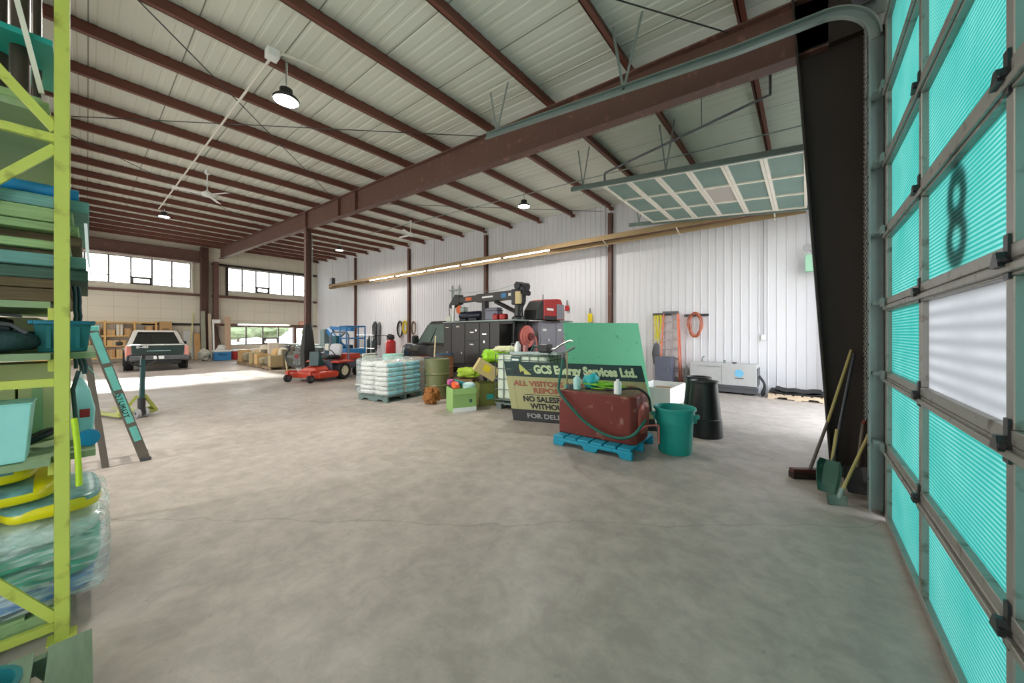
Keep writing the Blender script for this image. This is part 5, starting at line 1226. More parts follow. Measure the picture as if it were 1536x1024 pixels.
MB().box(-0.12,0.12,-0.1,0.1,0.03,0.2).build('pump_motor', M['black'], t, bevel=0.03); MB().tube([(0.12,0,0.1),(0.25,0,0.12),(0.35,0.05,0.2),(0.5,0.1,0.28),(0.58,0.1,0.26)],0.02,8).build('pump_pipe', M['chrome'], t, smooth=60); MB().box(-0.1,0.1,-0.08,0.08,0.0,0.03).build('pump_foot', M['galv'], t)
MB().tube([(-0.12,0,0.12),(-0.25,-0.05,0.16),(-0.3,-0.06,0.05)],0.025,8).build('pump_hose', M['hose'], t, smooth=60)
# white crate
t = thing('crate','low white sided crate of scrap behind the teal trash can','crate',(-2.6,8.55,0))
th_ = 0.02
for nm,b in (('side_panel',(0.36,0.38,-0.62,0.62,0,0.42)),('side_panel',(-0.38,-0.36,-0.62,0.62,0,0.42)),('side_panel',(-0.36,0.36,-0.62,-0.6,0,0.42)),('side_panel',(-0.36,0.36,0.6,0.62,0,0.42)),('bottom_panel',(-0.36,0.36,-0.6,0.6,0.0,0.03))): MB().box(*b).build(nm, M['white'], t)
tag(place(MB().blob((0,0,0.15),(0.6,1.0,0.24),0.5,amp=0.15,freq=8,seed=6).build('scrap_heap', M['wood_dark'], None, smooth=30),(-2.6,8.55,0.06)),'brown wood scrap heaped inside the low white crate','scrap','')
bpy.data.objects['scrap_heap']['kind'] = 'stuff'
# ---------------- bags on the pallet with stretch wrap
M['saltbag'] = None
def salt_mat():
    m, nt, b, out = new_mat('white_teal_printed_bag'); N, L = nt.nodes, nt.links
    tc = N.new('ShaderNodeTexCoord'); sp = N.new('ShaderNodeSeparateXYZ'); L.new(tc.outputs['Object'], sp.inputs[0])
    a = N.new('ShaderNodeMath'); a.operation = 'GREATER_THAN'; a.inputs[1].default_value = 0.215; L.new(sp.outputs[0], a.inputs[0])
    nz = N.new('ShaderNodeTexNoise'); nz.inputs['Scale'].default_value = 5; nz.inputs['Detail'].default_value = 3; L.new(tc.outputs['Object'], nz.inputs['Vector'])
    rp = N.new('ShaderNodeValToRGB'); rp.color_ramp.elements[0].position = 0.42; rp.color_ramp.elements[0].color = rgb(30,176,210); rp.color_ramp.elements[1].position = 0.6; rp.color_ramp.elements[1].color = rgb(150,228,240); L.new(nz.outputs['Fac'], rp.inputs[0])
    mx = N.new('ShaderNodeMix'); mx.data_type = 'RGBA'; L.new(a.outputs[0], mx.inputs[0]); mx.inputs[6].default_value = rgb(226,226,222); L.new(rp.outputs[0], mx.inputs[7])
    L.new(mx.outputs[2], b.inputs['Base Color']); b.inputs['Roughness'].default_value = 0.32; return m
M['saltbag'] = salt_mat()
SP = (-7.985,4.87,0); SZ = math.radians(10)
pallet('wooden_pallet','wooden pallet under the stretch wrapped white and teal bags',1.0,1.14,SP,SZ,mat('teal_grey_pallet_wood', rgb(110,130,126),0.8,0,0.2,5))
R_ = Matrix.Rotation(SZ,3,'Z'); bagmesh = None
lay = ['lowest','second','third','fourth','fifth','sixth','top']
crn = {(1,-1):'near corner',(-1,-1):'left corner',(1,1):'right corner',(-1,1):'back corner'}
for k in range(7):
    for (sx,sy),cn in crn.items():
        if bagmesh is None:
            o = MB().blob((0,0,0),(0.49,0.55,0.106),0.36,amp=0.03,freq=5,seed=3,n=28,m=10).build('salt_bag', M['saltbag'], None, smooth=60); bagmesh = o
        else:
            o = bagmesh.copy(); COL.objects.link(o)
        random.seed(k*7+sx*2+sy)
        p = Vector(SP)+R_@Vector((sx*0.25+random.uniform(-.012,.012),sy*0.28+random.uniform(-.012,.012),0)); 
        o.location = (p.x,p.y,0.14+0.066+0.109*k); o.rotation_euler = (0,0,SZ+(PI if sx<0 else 0)+random.uniform(-0.03,0.03))
        if sx < 0: o.rotation_euler.z = SZ+PI
        tag(o,'white and teal bag in the %s layer at the %s of the wrapped stack' % (lay[k],cn),'bag','bags in the wrapped stack')
o = MB().blob((0,0,0),(1.12,1.26,0.86),0.12,amp=0.014,freq=3,seed=5,n=64,m=24).build('stretch_wrap', film_mat('thin_stretch_film', 0.4), None, smooth=50)
place(o,(SP[0],SP[1],0.574),SZ); tag(o,'clear stretch wrap around the stack of white and teal bags','stretch wrap')
# drums and cart
M['olive'] = mat('olive_tan_drum', rgb(120,124,84), 0.4, 0.1, 0.14, 2, dirt=rgb(150,110,80), dirt_amt=0.1)
M['browndrum'] = mat('brown_fibre_drum', rgb(134,92,58), 0.55, 0, 0.15, 3)
M['mintdrum'] = mat('pale_mint_drum', rgb(170,222,206), 0.45, 0, 0.06)
def drum(x,y,m,lab,h=0.94,r=0.285,lid=None):
    t = thing('drum',lab,'drum',(x,y,0),0,'drums behind the wrapped stack')
    p = [(0,0),(r-0.005,0),(r+0.006,0.012),(r,0.03)]
    for z in (0.33,0.62): p += [(r,h*z-0.03),(r+0.012,h*z-0.01),(r+0.012,h*z+0.01),(r,h*z+0.03)]
    p += [(r,h-0.02),(r+0.008,h-0.012),(r+0.006,h),(r-0.01,h),(r-0.014,h-0.02),(0,h-0.02)]
    MB().lathe(p,(0,0,0),36).build('drum_body', m, t, smooth=30)
    MB().cyl((r*0.6,0,h-0.02),(r*0.6,0,h-0.008),0.035,n=12).build('bung', M['galv'], t)
    if lid: MB().lathe([(0,h),(r+0.012,h),(r+0.014,h-0.04),(r+0.006,h-0.04)],(0,0,0),36).build('lid', lid, t, smooth=30)
drum(-7.08,5.6,M['olive'],'shiny olive tan steel drum right of the wrapped stack',0.97)
drum(-7.75,6.05,M['olive'],'olive drum with a yellow stick behind the wrapped stack',0.95,0.285,mat('dark_teal_lid', rgb(26,70,92),0.4))
drum(-8.5,6.1,M['browndrum'],'brown fibre drum behind the middle of the wrapped stack',0.93)
drum(-8.3,6.8,M['browndrum'],'dark blue lidded drum behind the brown fibre drum',1.0,0.285,mat('navy_lid', rgb(30,70,100),0.4))
drum(-9.35,5.75,M['mintdrum'],'pale mint plastic drum behind the left end of the wrapped stack',1.0)
tag(MB().cyl((-7.66,5.95,0.97),(-7.74,6.05,1.53),0.016,n=10).build('wooden_stick', M['yellow2'], None),'pale yellow stick poking up from the olive drum','stick')
t = thing('panel_cart','pale beige panel cart on black casters left of the wrapped stack','cart',(-9.95,5.35,0),math.radians(15))
mb = MB(); mb.box(-0.03,0.0,-0.25,0.25,0.1,1.02); mb.build('panel', M['offwhite'], t, bevel=0.008); MB().box(-0.3,0.25,-0.25,0.25,0.09,0.13).build('cart_base', M['offwhite'], t, bevel=0.008)
for x in (-0.25,0.2):
    for y in (-0.2,0.2): MB().cyl((x,y-0.02,0.045),(x,y+0.02,0.045),0.045,n=16).build('caster', M['black'], t)
MB().tube([(0.02,-0.22,0.95),(0.1,-0.22,0.98),(0.1,0.22,0.98),(0.02,0.22,0.95)],0.013,6).build('push_handle', M['galv'], t)
# boxes and rubbish
M['greencard'] = mat('green_tinted_carton', rgb(146,184,110), 0.75, 0, 0.08, 3)
def open_box(name, lab, loc, rz, w,d_,h,m, group=None, flap=True):
    t = thing(name,lab,'box',loc,rz,group); th=0.008
    mb = MB(); mb.box(-w/2,w/2,-d_/2,-d_/2+th,0,h); mb.box(-w/2,w/2,d_/2-th,d_/2,0,h); mb.box(-w/2,-w/2+th,-d_/2,d_/2,0,h); mb.box(w/2-th,w/2,-d_/2,d_/2,0,h); mb.box(-w/2,w/2,-d_/2,d_/2,0,th)
    mb.build('box_body', m, t)
    if flap:
        MB().bar((0,-d_/2-0.006,h-0.002),(0,-d_/2-0.03,h-0.12),w*0.98,0.006,(0,1,0)).build('flap', m, t); MB().bar((w/2+0.006,0,h-0.002),(w/2+0.03,0,h-0.1),d_*0.98,0.006,(1,0,0)).build('flap', m, t)
    return t
BX = (-5.58,5.03,0); bz = math.radians(67)
t = open_box('cardboard_box','green and brown cardboard box of rubbish in front of the caged tote',BX,bz,0.5,0.46,0.48,M['greencard'])
MB().box(-0.252,0.252,-0.234,-0.231,0.0,0.09).build('white_strip', M['white'], t); MB().box(0.1,0.16,-0.2335,-0.2315,0.18,0.25).build('print_mark', M['lum_dark'], t)
R_ = Matrix.Rotation(bz,3,'Z')
for (lx,ly,lz,sz,c,nm,lab,e,rx,ry) in ((0.13,-0.11,0.50,(0.26,0.2,0.16),(196,232,230),'plastic_bag','white plastic bag on top of the rubbish box',0.8,0,0),(0.05,0.05,0.53,(0.36,0.13,0.1),(30,140,150),'roll','teal roll lying on the rubbish box',0.6,0,0.35),(-0.15,-0.08,0.52,(0.16,0.25,0.14),(222,90,40),'cloth','orange cloth at the left of the rubbish box',0.8,0.3,0),(-0.18,0.14,0.57,(0.14,0.14,0.12),(190,90,150),'packet','purple pink packet at the back of the rubbish box',0.5,0,0)):
    p = Vector(BX)+R_@Vector((lx,ly,lz))
    o = MB().blob((0,0,0),sz,e,amp=0.25,freq=20,seed=lx*10,rx=rx,ry=ry).build(nm, mat(nm+'_skin', rgb(*c),0.4), None, smooth=50); place(o,p,bz); tag(o,lab,nm.replace('_',' '))
t = open_box('cardboard_box','tall brown green carton between the rubbish box and the caged tote',(-5.55,5.78,0),math.radians(60),0.44,0.4,0.5,mat('olive_carton', rgb(120,124,62),0.8),None,False)
MB().box(-0.06,0.1,-0.204,-0.2,0.15,0.26).build('printed_label', M['aqua'], t)
t = thing('carton','tilted pale carton with a yellow label balanced on the tall brown carton','box',(-5.52,5.72,0.80),math.radians(50))
o = MB().obox((0,0,0),(0.5,0.4,0.3),0,0.0,0.55).build('carton_body', mat('tan_carton', rgb(198,178,124),0.75), t, bevel=0.006); MB().obox((0.0,-0.203,0.03),(0.16,0.004,0.14),0,0.0,0.55).build('label', M['yellow'], t)
for i,(x,y,z,sz,c,lab,rz) in enumerate(((-5.68,6.25,1.075,(0.62,0.42,0.3),(160,220,40),'lime green printed sack lying on top of the tilted carton',0.5),(-5.3,6.1,1.25,(0.5,0.3,0.12),(224,226,180),'pale cream sack on top of the lime green sack',0.3),(-6.4,6.0,0.64,(0.5,0.4,0.22),(170,200,60),'lime and white sack slumped left of the tilted carton',0.6))):
    o = MB().blob((0,0,0),sz,0.6,amp=0.35,freq=11,seed=i+2,n=30,m=16).build('sack', mat('sack_print%d'%i, rgb(*c),0.4,0,0.2,4,dirt=rgb(20,90,110),dirt_amt=-0.1 if i==0 else -0.6), None, smooth=50); place(o,(x,y,z),rz); tag(o,lab,'sack','sacks piled behind the rubbish box')
for i,(x,y,z,w,d_,h,lab) in enumerate(((-5.72,6.42,0.0,0.5,0.45,0.9,'dark carton supporting the lime green sack'),(-6.45,6.0,0.0,0.5,0.45,0.5,'dark carton under the slumped lime and white sack'))):
    t = thing('carton',lab,'box',(x,y,z),0.4,'cartons behind the rubbish box'); MB().box(-w/2,w/2,-d_/2,d_/2,0,h).build('carton_body', M['wood_dark'] if i else M['darkgrey'], t, bevel=0.006); MB().box(-w/2,w/2,-0.03,0.03,h,h+0.002).build('packing_tape', M['card'], t)
o = MB().blob((0,0,0.17),(0.32,0.3,0.34),0.6,amp=0.4,freq=15,seed=9,n=28,m=18).build('paper_sack', mat('brown_paper', rgb(150,96,44),0.8,0,0.25,6,bump=0.3), None, smooth=30); place(o,(-6.55,5.02,0.03)); tag(o,'crumpled brown paper sack between the olive drum and rubbish box','sack')

# ------------------------------------------------------------------ along the white wall
t = thing('engine_welder','light grey engine welder with a dark base against the white wall','welder',(-1.74,11.2,0),0)
MB().box(-0.78,0.78,-0.33,0.3,0.17,0.79).build('welder_body', mat('light_grey_cabinet', rgb(186,186,186),0.45), t, bevel=0.015)
MB().box(-0.78,0.78,-0.34,-0.31,0.17,0.24).build('lower_trim', M['darkgrey'], t)
MB().box(-0.74,0.76,-0.32,0.28,0.05,0.17).build('base', M['darkgrey'], t); 
for x in (-0.6,0.6): MB().box(x-0.08,x+0.08,-0.3,0.26,0,0.05).build('skid', M['blackmetal'], t)
MB().box(0.0,0.004,-0.332,-0.328,0.25,0.77).build('door_gap', M['blackmetal'], t); MB().box(-0.6,-0.02,-0.338,-0.33,0.70,0.715).build('door_handle_bar', M['grey'], t)
MB().lathe([(0.0,0.0),(0.1,0.0),(0.1,0.004),(0,0.004)],(0.4,-0.336,0.56),28,'y').build('round_badge', mat('pale_blue_badge', rgb(120,190,225),0.4), t)
MB().box(0.3,0.5,-0.336,-0.33,0.42,0.44).build('badge_lettering', M['darkgrey'], t)
mb = MB(); mb.tube([(-0.55,0.1,0.79),(-0.55,0.1,0.9),(-0.5,0.1,0.95)],0.02,8); mb.build('exhaust_pipe', M['galv'], t); MB().cyl((0.02,0,0.79),(0.02,0,0.87),0.03,n=10).build('fuel_cap', M['galv'], t); MB().box(0.2,0.3,-0.03,0.03,0.79,0.82).build('lifting_eye', M['blackmetal'], t)
MB().box(0.78,0.8,-0.28,0.25,0.25,0.7).build('control_panel', M['darkgrey'], t)
mb = MB()
for k in range(5): mb.tube(smooth_path([(0.8,-0.2+0.08*k,0.5),(0.92,-0.24+0.08*k,0.3),(0.86+0.02*k,-0.2,0.08),(0.9,-0.3+0.05*k,0.02)],4),0.012,6)
mb.build('welding_lead', M['black'], t)
pallet('wooden_pallet','pale wooden pallet with black rubber sheets right of the grey welder',1.15,0.75,(-0.15,11.1,0),0,mat('pale_pallet_wood', rgb(206,186,160),0.8,0,0.15,4),None,7,0.12)
for i,(z,lab,sx) in enumerate(((0.14,'lower black rubber sheet on the pale pallet by the wall',1.0),(0.19,'upper black rubber sheet on the pale pallet by the wall',0.8))):
    mb = MB(); n=12; rings=[]
    for k in range(n+1):
        x = -sx*0.55+sx*1.1*k/n; zz = 0.012*math.sin(k*1.3+i)+(0.03*(abs(k-n/2)/(n/2))**2)
        rings.append([(x,-0.32,zz-0.0),(x,0.3,zz),(x,0.3,zz+0.025),(x,-0.32,zz+0.025)])
    o = mb.loft(rings).build('rubber_sheet', M['rubber'], None); place(o,(-0.15,11.1,z-0.004)); tag(o,lab,'rubber sheet','rubber sheets on the pale pallet')
pallet('wooden_pallet','small orange brown pallet under the dark grey cabinet by the wall',0.8,0.6,(-3.2,11.0,0),0,M['wood'],None,5,0.13)
t = thing('steel_cabinet','dark blue grey steel cabinet on a pallet beneath the orange ladder','cabinet',(-3.22,10.98,0.132)); MB().box(-0.24,0.22,-0.22,0.24,0,0.78).build('cabinet_body', mat('slate_cabinet', rgb(92,96,112),0.45,0,0.1), t, bevel=0.01); MB().box(-0.22,0.2,-0.228,-0.22,0.03,0.75).build('cabinet_door', mat('slate_door', rgb(98,102,118),0.45,0,0.1), t); MB().box(0.14,0.16,-0.24,-0.228,0.35,0.48).build('door_handle', M['galv'], t)
t = thing('step_ladder','orange fibreglass step ladder folded against the white wall','ladder',(-3.2,11.42,0))
mo = mat('salmon_orange_rail', rgb(228,128,100),0.5)
for s_ in (-1,1):
    MB().bar((s_*0.3,-0.08,0.0),(s_*0.2,0.06,2.25),0.03,0.08,(0,1,0)).build('front_rail', mo, t); MB().bar((s_*0.33,0.06,0.0),(s_*0.22,0.1,2.2),0.025,0.05,(0,1,0)).build('rear_rail', mo, t)
for k in range(1,8):
    a = k/8; w_ = 0.3-0.1*a; y = -0.08+0.14*a; MB().box(-w_,w_,y-0.05,y+0.02,2.25*a-0.015,2.25*a+0.01).build('step', M['alu'], t)
MB().box(-0.22,0.22,-0.02,0.14,2.2,2.28).build('top_cap', M['darkgrey'], t, bevel=0.01)
t = thing('wall_hook_rail','dark hook rail on the white wall behind the orange ladder top','hook rail',(-3.3,YB-0.06,2.2)); MB().box(-0.45,0.1,-0.01,0.03,-0.04,0.04).build('rail', M['blackmetal'], t)
for x in (-0.35,-0.1): MB().tube([(x,-0.01,0),(x,-0.09,-0.02),(x,-0.1,0.03)],0.008,6).build('hook', M['blackmetal'], t)
mb = MB(); random.seed(5)
for k in range(7):
    x0 = -3.68+0.035*k; mb.tube(smooth_path([(x0,11.46,2.18),(x0+random.uniform(-.03,.03),11.42,1.9),(x0+random.uniform(-.05,.05),11.41,1.6),(x0+random.uniform(-.06,.06),11.42,1.25+0.2*random.random())],4),0.014,6)
tag(mb.build('tow_straps', mat('yellow_webbing', rgb(206,196,40),0.6), None),'yellow webbing straps hanging left of the orange ladder','strap')['kind'] = 'stuff'
tag(MB().blob((-3.62,11.42,0.95),(0.22,0.14,0.7),0.8,amp=0.2,freq=6,seed=4).build('chain_bundle', M['darkgrey'], None, smooth=40),'dark chain bundle hanging under the yellow straps','chain')
t = thing('wall_hook_rail','dark hook rail on the white wall above the orange hose coil','hook rail',(-2.5,YB-0.06,2.14)); MB().box(-0.33,0.33,-0.01,0.03,-0.035,0.035).build('rail', M['blackmetal'], t); MB().tube([(-0.05,-0.01,0),(-0.05,-0.14,-0.01),(-0.05,-0.15,0.05)],0.01,6).build('hook', M['blackmetal'], t)
mb = MB(); random.seed(8)
for k in range(7):
    ph = random.random()*6; mb.tube([(-2.52+(0.13+0.012*k+0.02*math.sin(3*a+ph))*math.cos(a), YB-0.1-0.016*(k%4), 1.86+(0.3+0.012*k)*math.sin(a)) for a in [2*PI*i/24 for i in range(24)]],0.013,6,True)
tag(mb.build('air_hose', mat('orange_brown_hose', rgb(196,118,92),0.5), None, smooth=60),'coiled orange hose hanging on the white wall','hose')
for i,(x,w_,lab) in enumerate(((-2.72,0.1,'grey gas bottle standing left of the light grey welder'),)):
    t = thing('gas_bottle',lab,'bottle',(-2.72,11.35,0)); MB().lathe([(0,0),(0.085,0),(0.085,0.5),(0.05,0.58),(0.03,0.6),(0,0.6)],(0,0,0),18).build('bottle_body', M['grey'], t, smooth=40); MB().cyl((0,0,0.58),(0,0,0.66),0.02,n=10).build('valve', M['galv'], t)
# farther along the wall: cage, jackets, red tank, hoses
t = thing('bottle_cage','black barred gas bottle cage against the white wall','cage',(-19.6,10.7,0)); mb = MB()
for k in range(13): mb.cyl((-1.0+2.0*k/12,-0.4,0),(-1.0+2.0*k/12,-0.4,1.5),0.016,n=6)
for z in (0.05,0.75,1.5): mb.cyl((-1.0,-0.4,z),(1.0,-0.4,z),0.022,n=6)
mb.build('bar_panel', M['blackmetal'], t); mb = MB()
for x in (-1,1): mb.box(x-0.02,x+0.02,-0.4,0.4,1.46,1.5); mb.box(x-0.02,x+0.02,0.36,0.4,0,1.5)
mb.build('frame', M['blackmetal'], t); MB().box(-1,1,-0.4,0.4,0.02,0.05).build('floor_plate', M['blackmetal'], t)
for i,x in enumerate((-20.2,-19.6)):
    t = thing('gas_bottle',['dark gas bottle at the left inside the black cage','dark gas bottle at the right inside the black cage'][i],'bottle',(x,10.8,0.052),0,'bottles in the black cage'); MB().lathe([(0,0),(0.11,0),(0.11,1.1),(0.06,1.22),(0.03,1.25),(0,1.25)],(0,0,0),16).build('bottle_body', M['hose'], t, smooth=40); MB().cyl((0,0,1.24),(0,0,1.34),0.03,n=8).build('valve', M['galv'], t)
t = thing('sandblaster','red pressure vessel with black fittings beside the black bottle cage','pressure vessel',(-17.85,10.85,0)); MB().lathe([(0,0.25),(0.2,0.3),(0.27,0.42),(0.27,1.1),(0.2,1.22),(0.1,1.28),(0,1.28)],(0,0,0),22).build('vessel', M['red'], t, smooth=40)
for a in (0.5,2.6,4.7): MB().cyl((0.24*math.cos(a),0.24*math.sin(a),0),(0.2*math.cos(a),0.2*math.sin(a),0.4),0.03,n=8).build('leg', M['red'], t)
MB().blob((0,0,1.4),(0.4,0.3,0.3),0.6,amp=0.3,freq=9,seed=2).build('valve_gear', M['black'], t, smooth=40)
for i,(x,nm,lab,mm,w_,z0,z1,cat) in enumerate(((-20.75,'coveralls','dark hanging coveralls on the white wall above the black cage','black',0.5,0.55,2.35,'clothing'),(-20.25,'coveralls','grey black hanging coveralls right of the darker pair','darkgrey',0.34,0.9,2.3,'clothing'))):
    o = MB().loft([[(-w_*0.2,-0.03,z1),(w_*0.2,-0.03,z1),(w_*0.2,0.03,z1),(-w_*0.2,0.03,z1)],[(-w_*0.5,-0.09,z1-0.25),(w_*0.5,-0.09,z1-0.25),(w_*0.5,0.03,z1-0.25),(-w_*0.5,0.03,z1-0.25)],[(-w_*0.38,-0.1,(z0+z1)/2),(w_*0.4,-0.1,(z0+z1)/2),(w_*0.4,0.03,(z0+z1)/2),(-w_*0.38,0.03,(z0+z1)/2)],[(-w_*0.42,-0.08,z0),(w_*0.3,-0.08,z0),(w_*0.3,0.03,z0),(-w_*0.42,0.03,z0)]]).build(nm, M[mm], None, bevel=0.04, smooth=60); place(o,(x,YB-0.07,0)); tag(o,lab,cat)
def coil(x,z,rx,rz_,n,m,lab,nm,r=0.018):
    mb = MB(); random.seed(int(abs(x)*10))
    for k in range(n): mb.tube([(x+(rx+0.02*math.sin(2*a+k))*math.cos(a)*(0.8+0.04*k), YB-0.08-0.03*(k%3), z+rz_*(0.8+0.04*k)*math.sin(a)) for a in [2*PI*i/18 for i in range(18)]],r,6,True)
    tag(mb.build(nm, m, None, smooth=60),lab,'hose')
coil(-17.95,1.85,0.28,0.5,5,M['blackmetal'],'black hose coil hanging on the white wall beside the yellow one','air_hose'); coil(-17.45,1.95,0.22,0.4,5,M['yellow'],'yellow hose coil on the white wall above the black service truck','air_hose'); coil(-16.6,1.9,0.2,0.42,3,M['wood_dark'],'brown hose coil on the wall right of the brown column','air_hose')
t = thing('wall_bracket','pale steel pipe bracket on the white wall above the crane tip','bracket',(-13.2,YB-0.05,3.2)); 
for x in (-0.25,0.25): MB().cyl((x,0,-0.5),(x,0,0.75),0.03,n=8).build('pipe', M['galv'], t)
MB().box(-0.4,0.4,-0.06,-0.01,0.5,0.56).build('crossbar', M['galv'], t)
for i,(x,lab,mm) in enumerate(((-5.95,'yellow tool hanging on the white wall left of the mint board','yellow'),(-6.9,'small red tag hanging on the white wall behind the red welder','red'))):
    t = thing('wall_tool',lab,'tool',(x,YB-0.05,2.0 if i==0 else 2.45)); MB().box(-0.09,0.09,-0.06,0,0,0.32 if i==0 else 0.2).build('tool_body', M[mm], t, bevel=0.03); MB().cyl((0,-0.03,0.3 if i==0 else 0.18),(0,-0.03,0.5 if i==0 else 0.4),0.02,n=8).build('hanger', M['darkgrey'], t)

# ------------------------------------------------------------------ far end of the hall
t = thing('industrial_fan','round industrial drum fan on a stand by the slim post','fan',(-16.75,5.75,0),math.radians(-40))
mb = MB()
for k in range(7): r_ = 0.06+0.06*k; mb.tube([(0.12-0.03*(k/6),r_*math.cos(a),0.62+r_*math.sin(a)) for a in [2*PI*i/24 for i in range(24)]],0.006,4,True)
for k in range(12): a = 2*PI*k/12; mb.cyl((0.12,0.06*math.cos(a),0.62+0.06*math.sin(a)),(0.09,0.42*math.cos(a),0.62+0.42*math.sin(a)),0.006,n=4)
mb.build('guard', M['galv'], t); MB().lathe([(0.44,-0.14),(0.45,-0.1),(0.45,0.1),(0.43,0.12),(0.43,-0.14)],(0,0,0.62),28,'x').build('drum_shell', M['darkgrey'], t, smooth=35)
MB().cyl((-0.15,0,0.62),(0.06,0,0.62),0.1,n=16).build('motor', M['red'], t)
for k in range(4): a = PI/2*k; MB().obox((0.02,0.22*math.cos(a),0.62+0.22*math.sin(a)),(0.03,0.3,0.14),0,a).build('blade', M['grey'], t)
for s_ in (-1,1): MB().bar((0,s_*0.47,0.62),(0,s_*0.4,0.05),0.04,0.04).build('leg', M['yellow2'], t); MB().box(-0.3,0.3,s_*0.4-0.02,s_*0.4+0.02,0,0.05).build('foot_bar', M['yellow2'], t)
tag(MB().loft([[(-0.14,-0.16,0.05),(0.14,-0.16,0.05),(0.14,0.16,0.05),(-0.14,0.16,0.05)],[(-0.2,-0.2,0.9),(0.2,-0.2,0.9),(0.2,0.2,0.9),(-0.2,0.2,0.9)],[(-0.13,-0.14,1.7),(0.13,-0.14,1.7),(0.13,0.14,1.7),(-0.13,0.14,1.7)],[(-0.105,-0.105,1.95),(0.105,-0.105,1.95),(0.105,0.105,1.95),(-0.105,0.105,1.95)]]).build('dark_tarp', M['black'], None, smooth=60),'dark tarp bound around the foot of the slim post','tarp').location = (-15.0,YR,0.0)
pl_wood = mat('grey_brown_pallet_wood', rgb(140,120,92),0.8,0,0.25,4)
pl = None
names = ['first from the far wall','second from the far wall','third from the far wall','nearest the drum fan']
for i,x in enumerate((-22.6,-21.2,-19.8,-18.4)):
    lab = 'low wooden pallet in the far row of parts, '+names[i]
    if pl is None: pl = pallet('wooden_pallet',lab,1.2,1.0,(x,5.55,0),0,pl_wood,'pallets in the far row')
    else: pl2 = dup(pl,(x,5.55,0),0,lab)
random.seed(12)
cols_ = [(196,160,110),(206,196,176),(150,140,112),(120,112,92),(214,206,190),(170,150,110)]
kinds = []
for i,x in enumerate((-22.6,-21.2,-19.8,-18.4)):
    for j,(dx,dy,s_) in enumerate(((-0.28,-0.22,(0.5,0.45,0.4)),(0.3,-0.2,(0.42,0.5,0.3)),(-0.25,0.26,(0.45,0.4,0.55)),(0.28,0.26,(0.5,0.4,0.42)))):
        c = cols_[(i*3+j*2)%6]; wh = ['front left','front right','rear left','rear right'][j]
        nm = ['carton','sack','carton','sack'][(i+j)%4]; mm = 'far_goods_%d'%((i*3+j*2)%6)
        mm = bpy.data.materials.get(mm) or mat(mm, rgb(*c),0.75,0,0.2,4)
        h = s_[2]*random.uniform(1.1,1.9)
        desc = ['tan','cream','grey olive','dark olive','off white','khaki'][(i*3+j*2)%6]
        if nm == 'carton':
            t = thing('carton','%s carton, %s on the far pallet %s' % (desc,wh,names[i]),'box',(x+dx,5.55+dy,0.14),random.uniform(-0.2,0.2),'goods on the far pallets'); MB().box(-s_[0]/2,s_[0]/2,-s_[1]/2,s_[1]/2,0,h).build('carton_body', mm, t, bevel=0.008); MB().box(-s_[0]/2,s_[0]/2,-0.03,0.03,h,h+0.003).build('packing_tape', M['tan'], t)
        else:
            o = MB().blob((0,0,h/2),(s_[0],s_[1],h),0.7,amp=0.12,freq=6,seed=i*4+j).build('sack', mm, None, smooth=50); place(o,(x+dx,5.55+dy,0.145)); tag(o,'%s lumpy sack, %s on the far pallet %s' % (desc,wh,names[i]),'sack','goods on the far pallets')
t = thing('steel_table','long low steel rack of grey parts behind the far pallets','rack',(-19.6,7.0,0))
MB().box(-2.2,2.2,-0.4,0.4,0.62,0.68).build('rack_top', M['grey'], t)
for x in (-2.1,-0.7,0.7,2.1):
    for y in (-0.35,0.35): MB().box(x-0.03,x+0.03,y-0.03,y+0.03,0,0.62).build('leg', M['galv'], t)
MB().box(-2.15,2.15,-0.38,0.38,0.2,0.23).build('lower_shelf', M['grey'], t)
random.seed(4)
for k in range(8):
    x = -21.5+0.52*k; c = [M['grey'],M['black'],M['wood_dark'],M['galv']][k%4]; up = k%2
    o = MB().blob((0,0,0.14),(0.44,0.5,0.28),0.55,amp=0.25,freq=8,seed=k).build('machine_part', c, None, smooth=40); place(o,(x,7.0,0.705)); tag(o,['grey','black','brown','silver'][k%4]+' machine part on the long steel rack, '+['first','second','third','fourth','fifth','sixth','seventh','last'][k]+' from the window','part','parts on the long steel rack')
for i,(x,z,lab) in enumerate(((-19.0,1.15,'long bundle of steel tubes lying over the parts on the far rack'),)):
    mb = MB()
    for k in range(5): mb.cyl((-21.9,6.8+0.1*k,1.03),(-17.95,6.8+0.1*k,1.06),0.03,n=8)
    tag(mb.build('steel_tubes', M['galv'], None),lab,'tube')['kind'] = 'stuff'
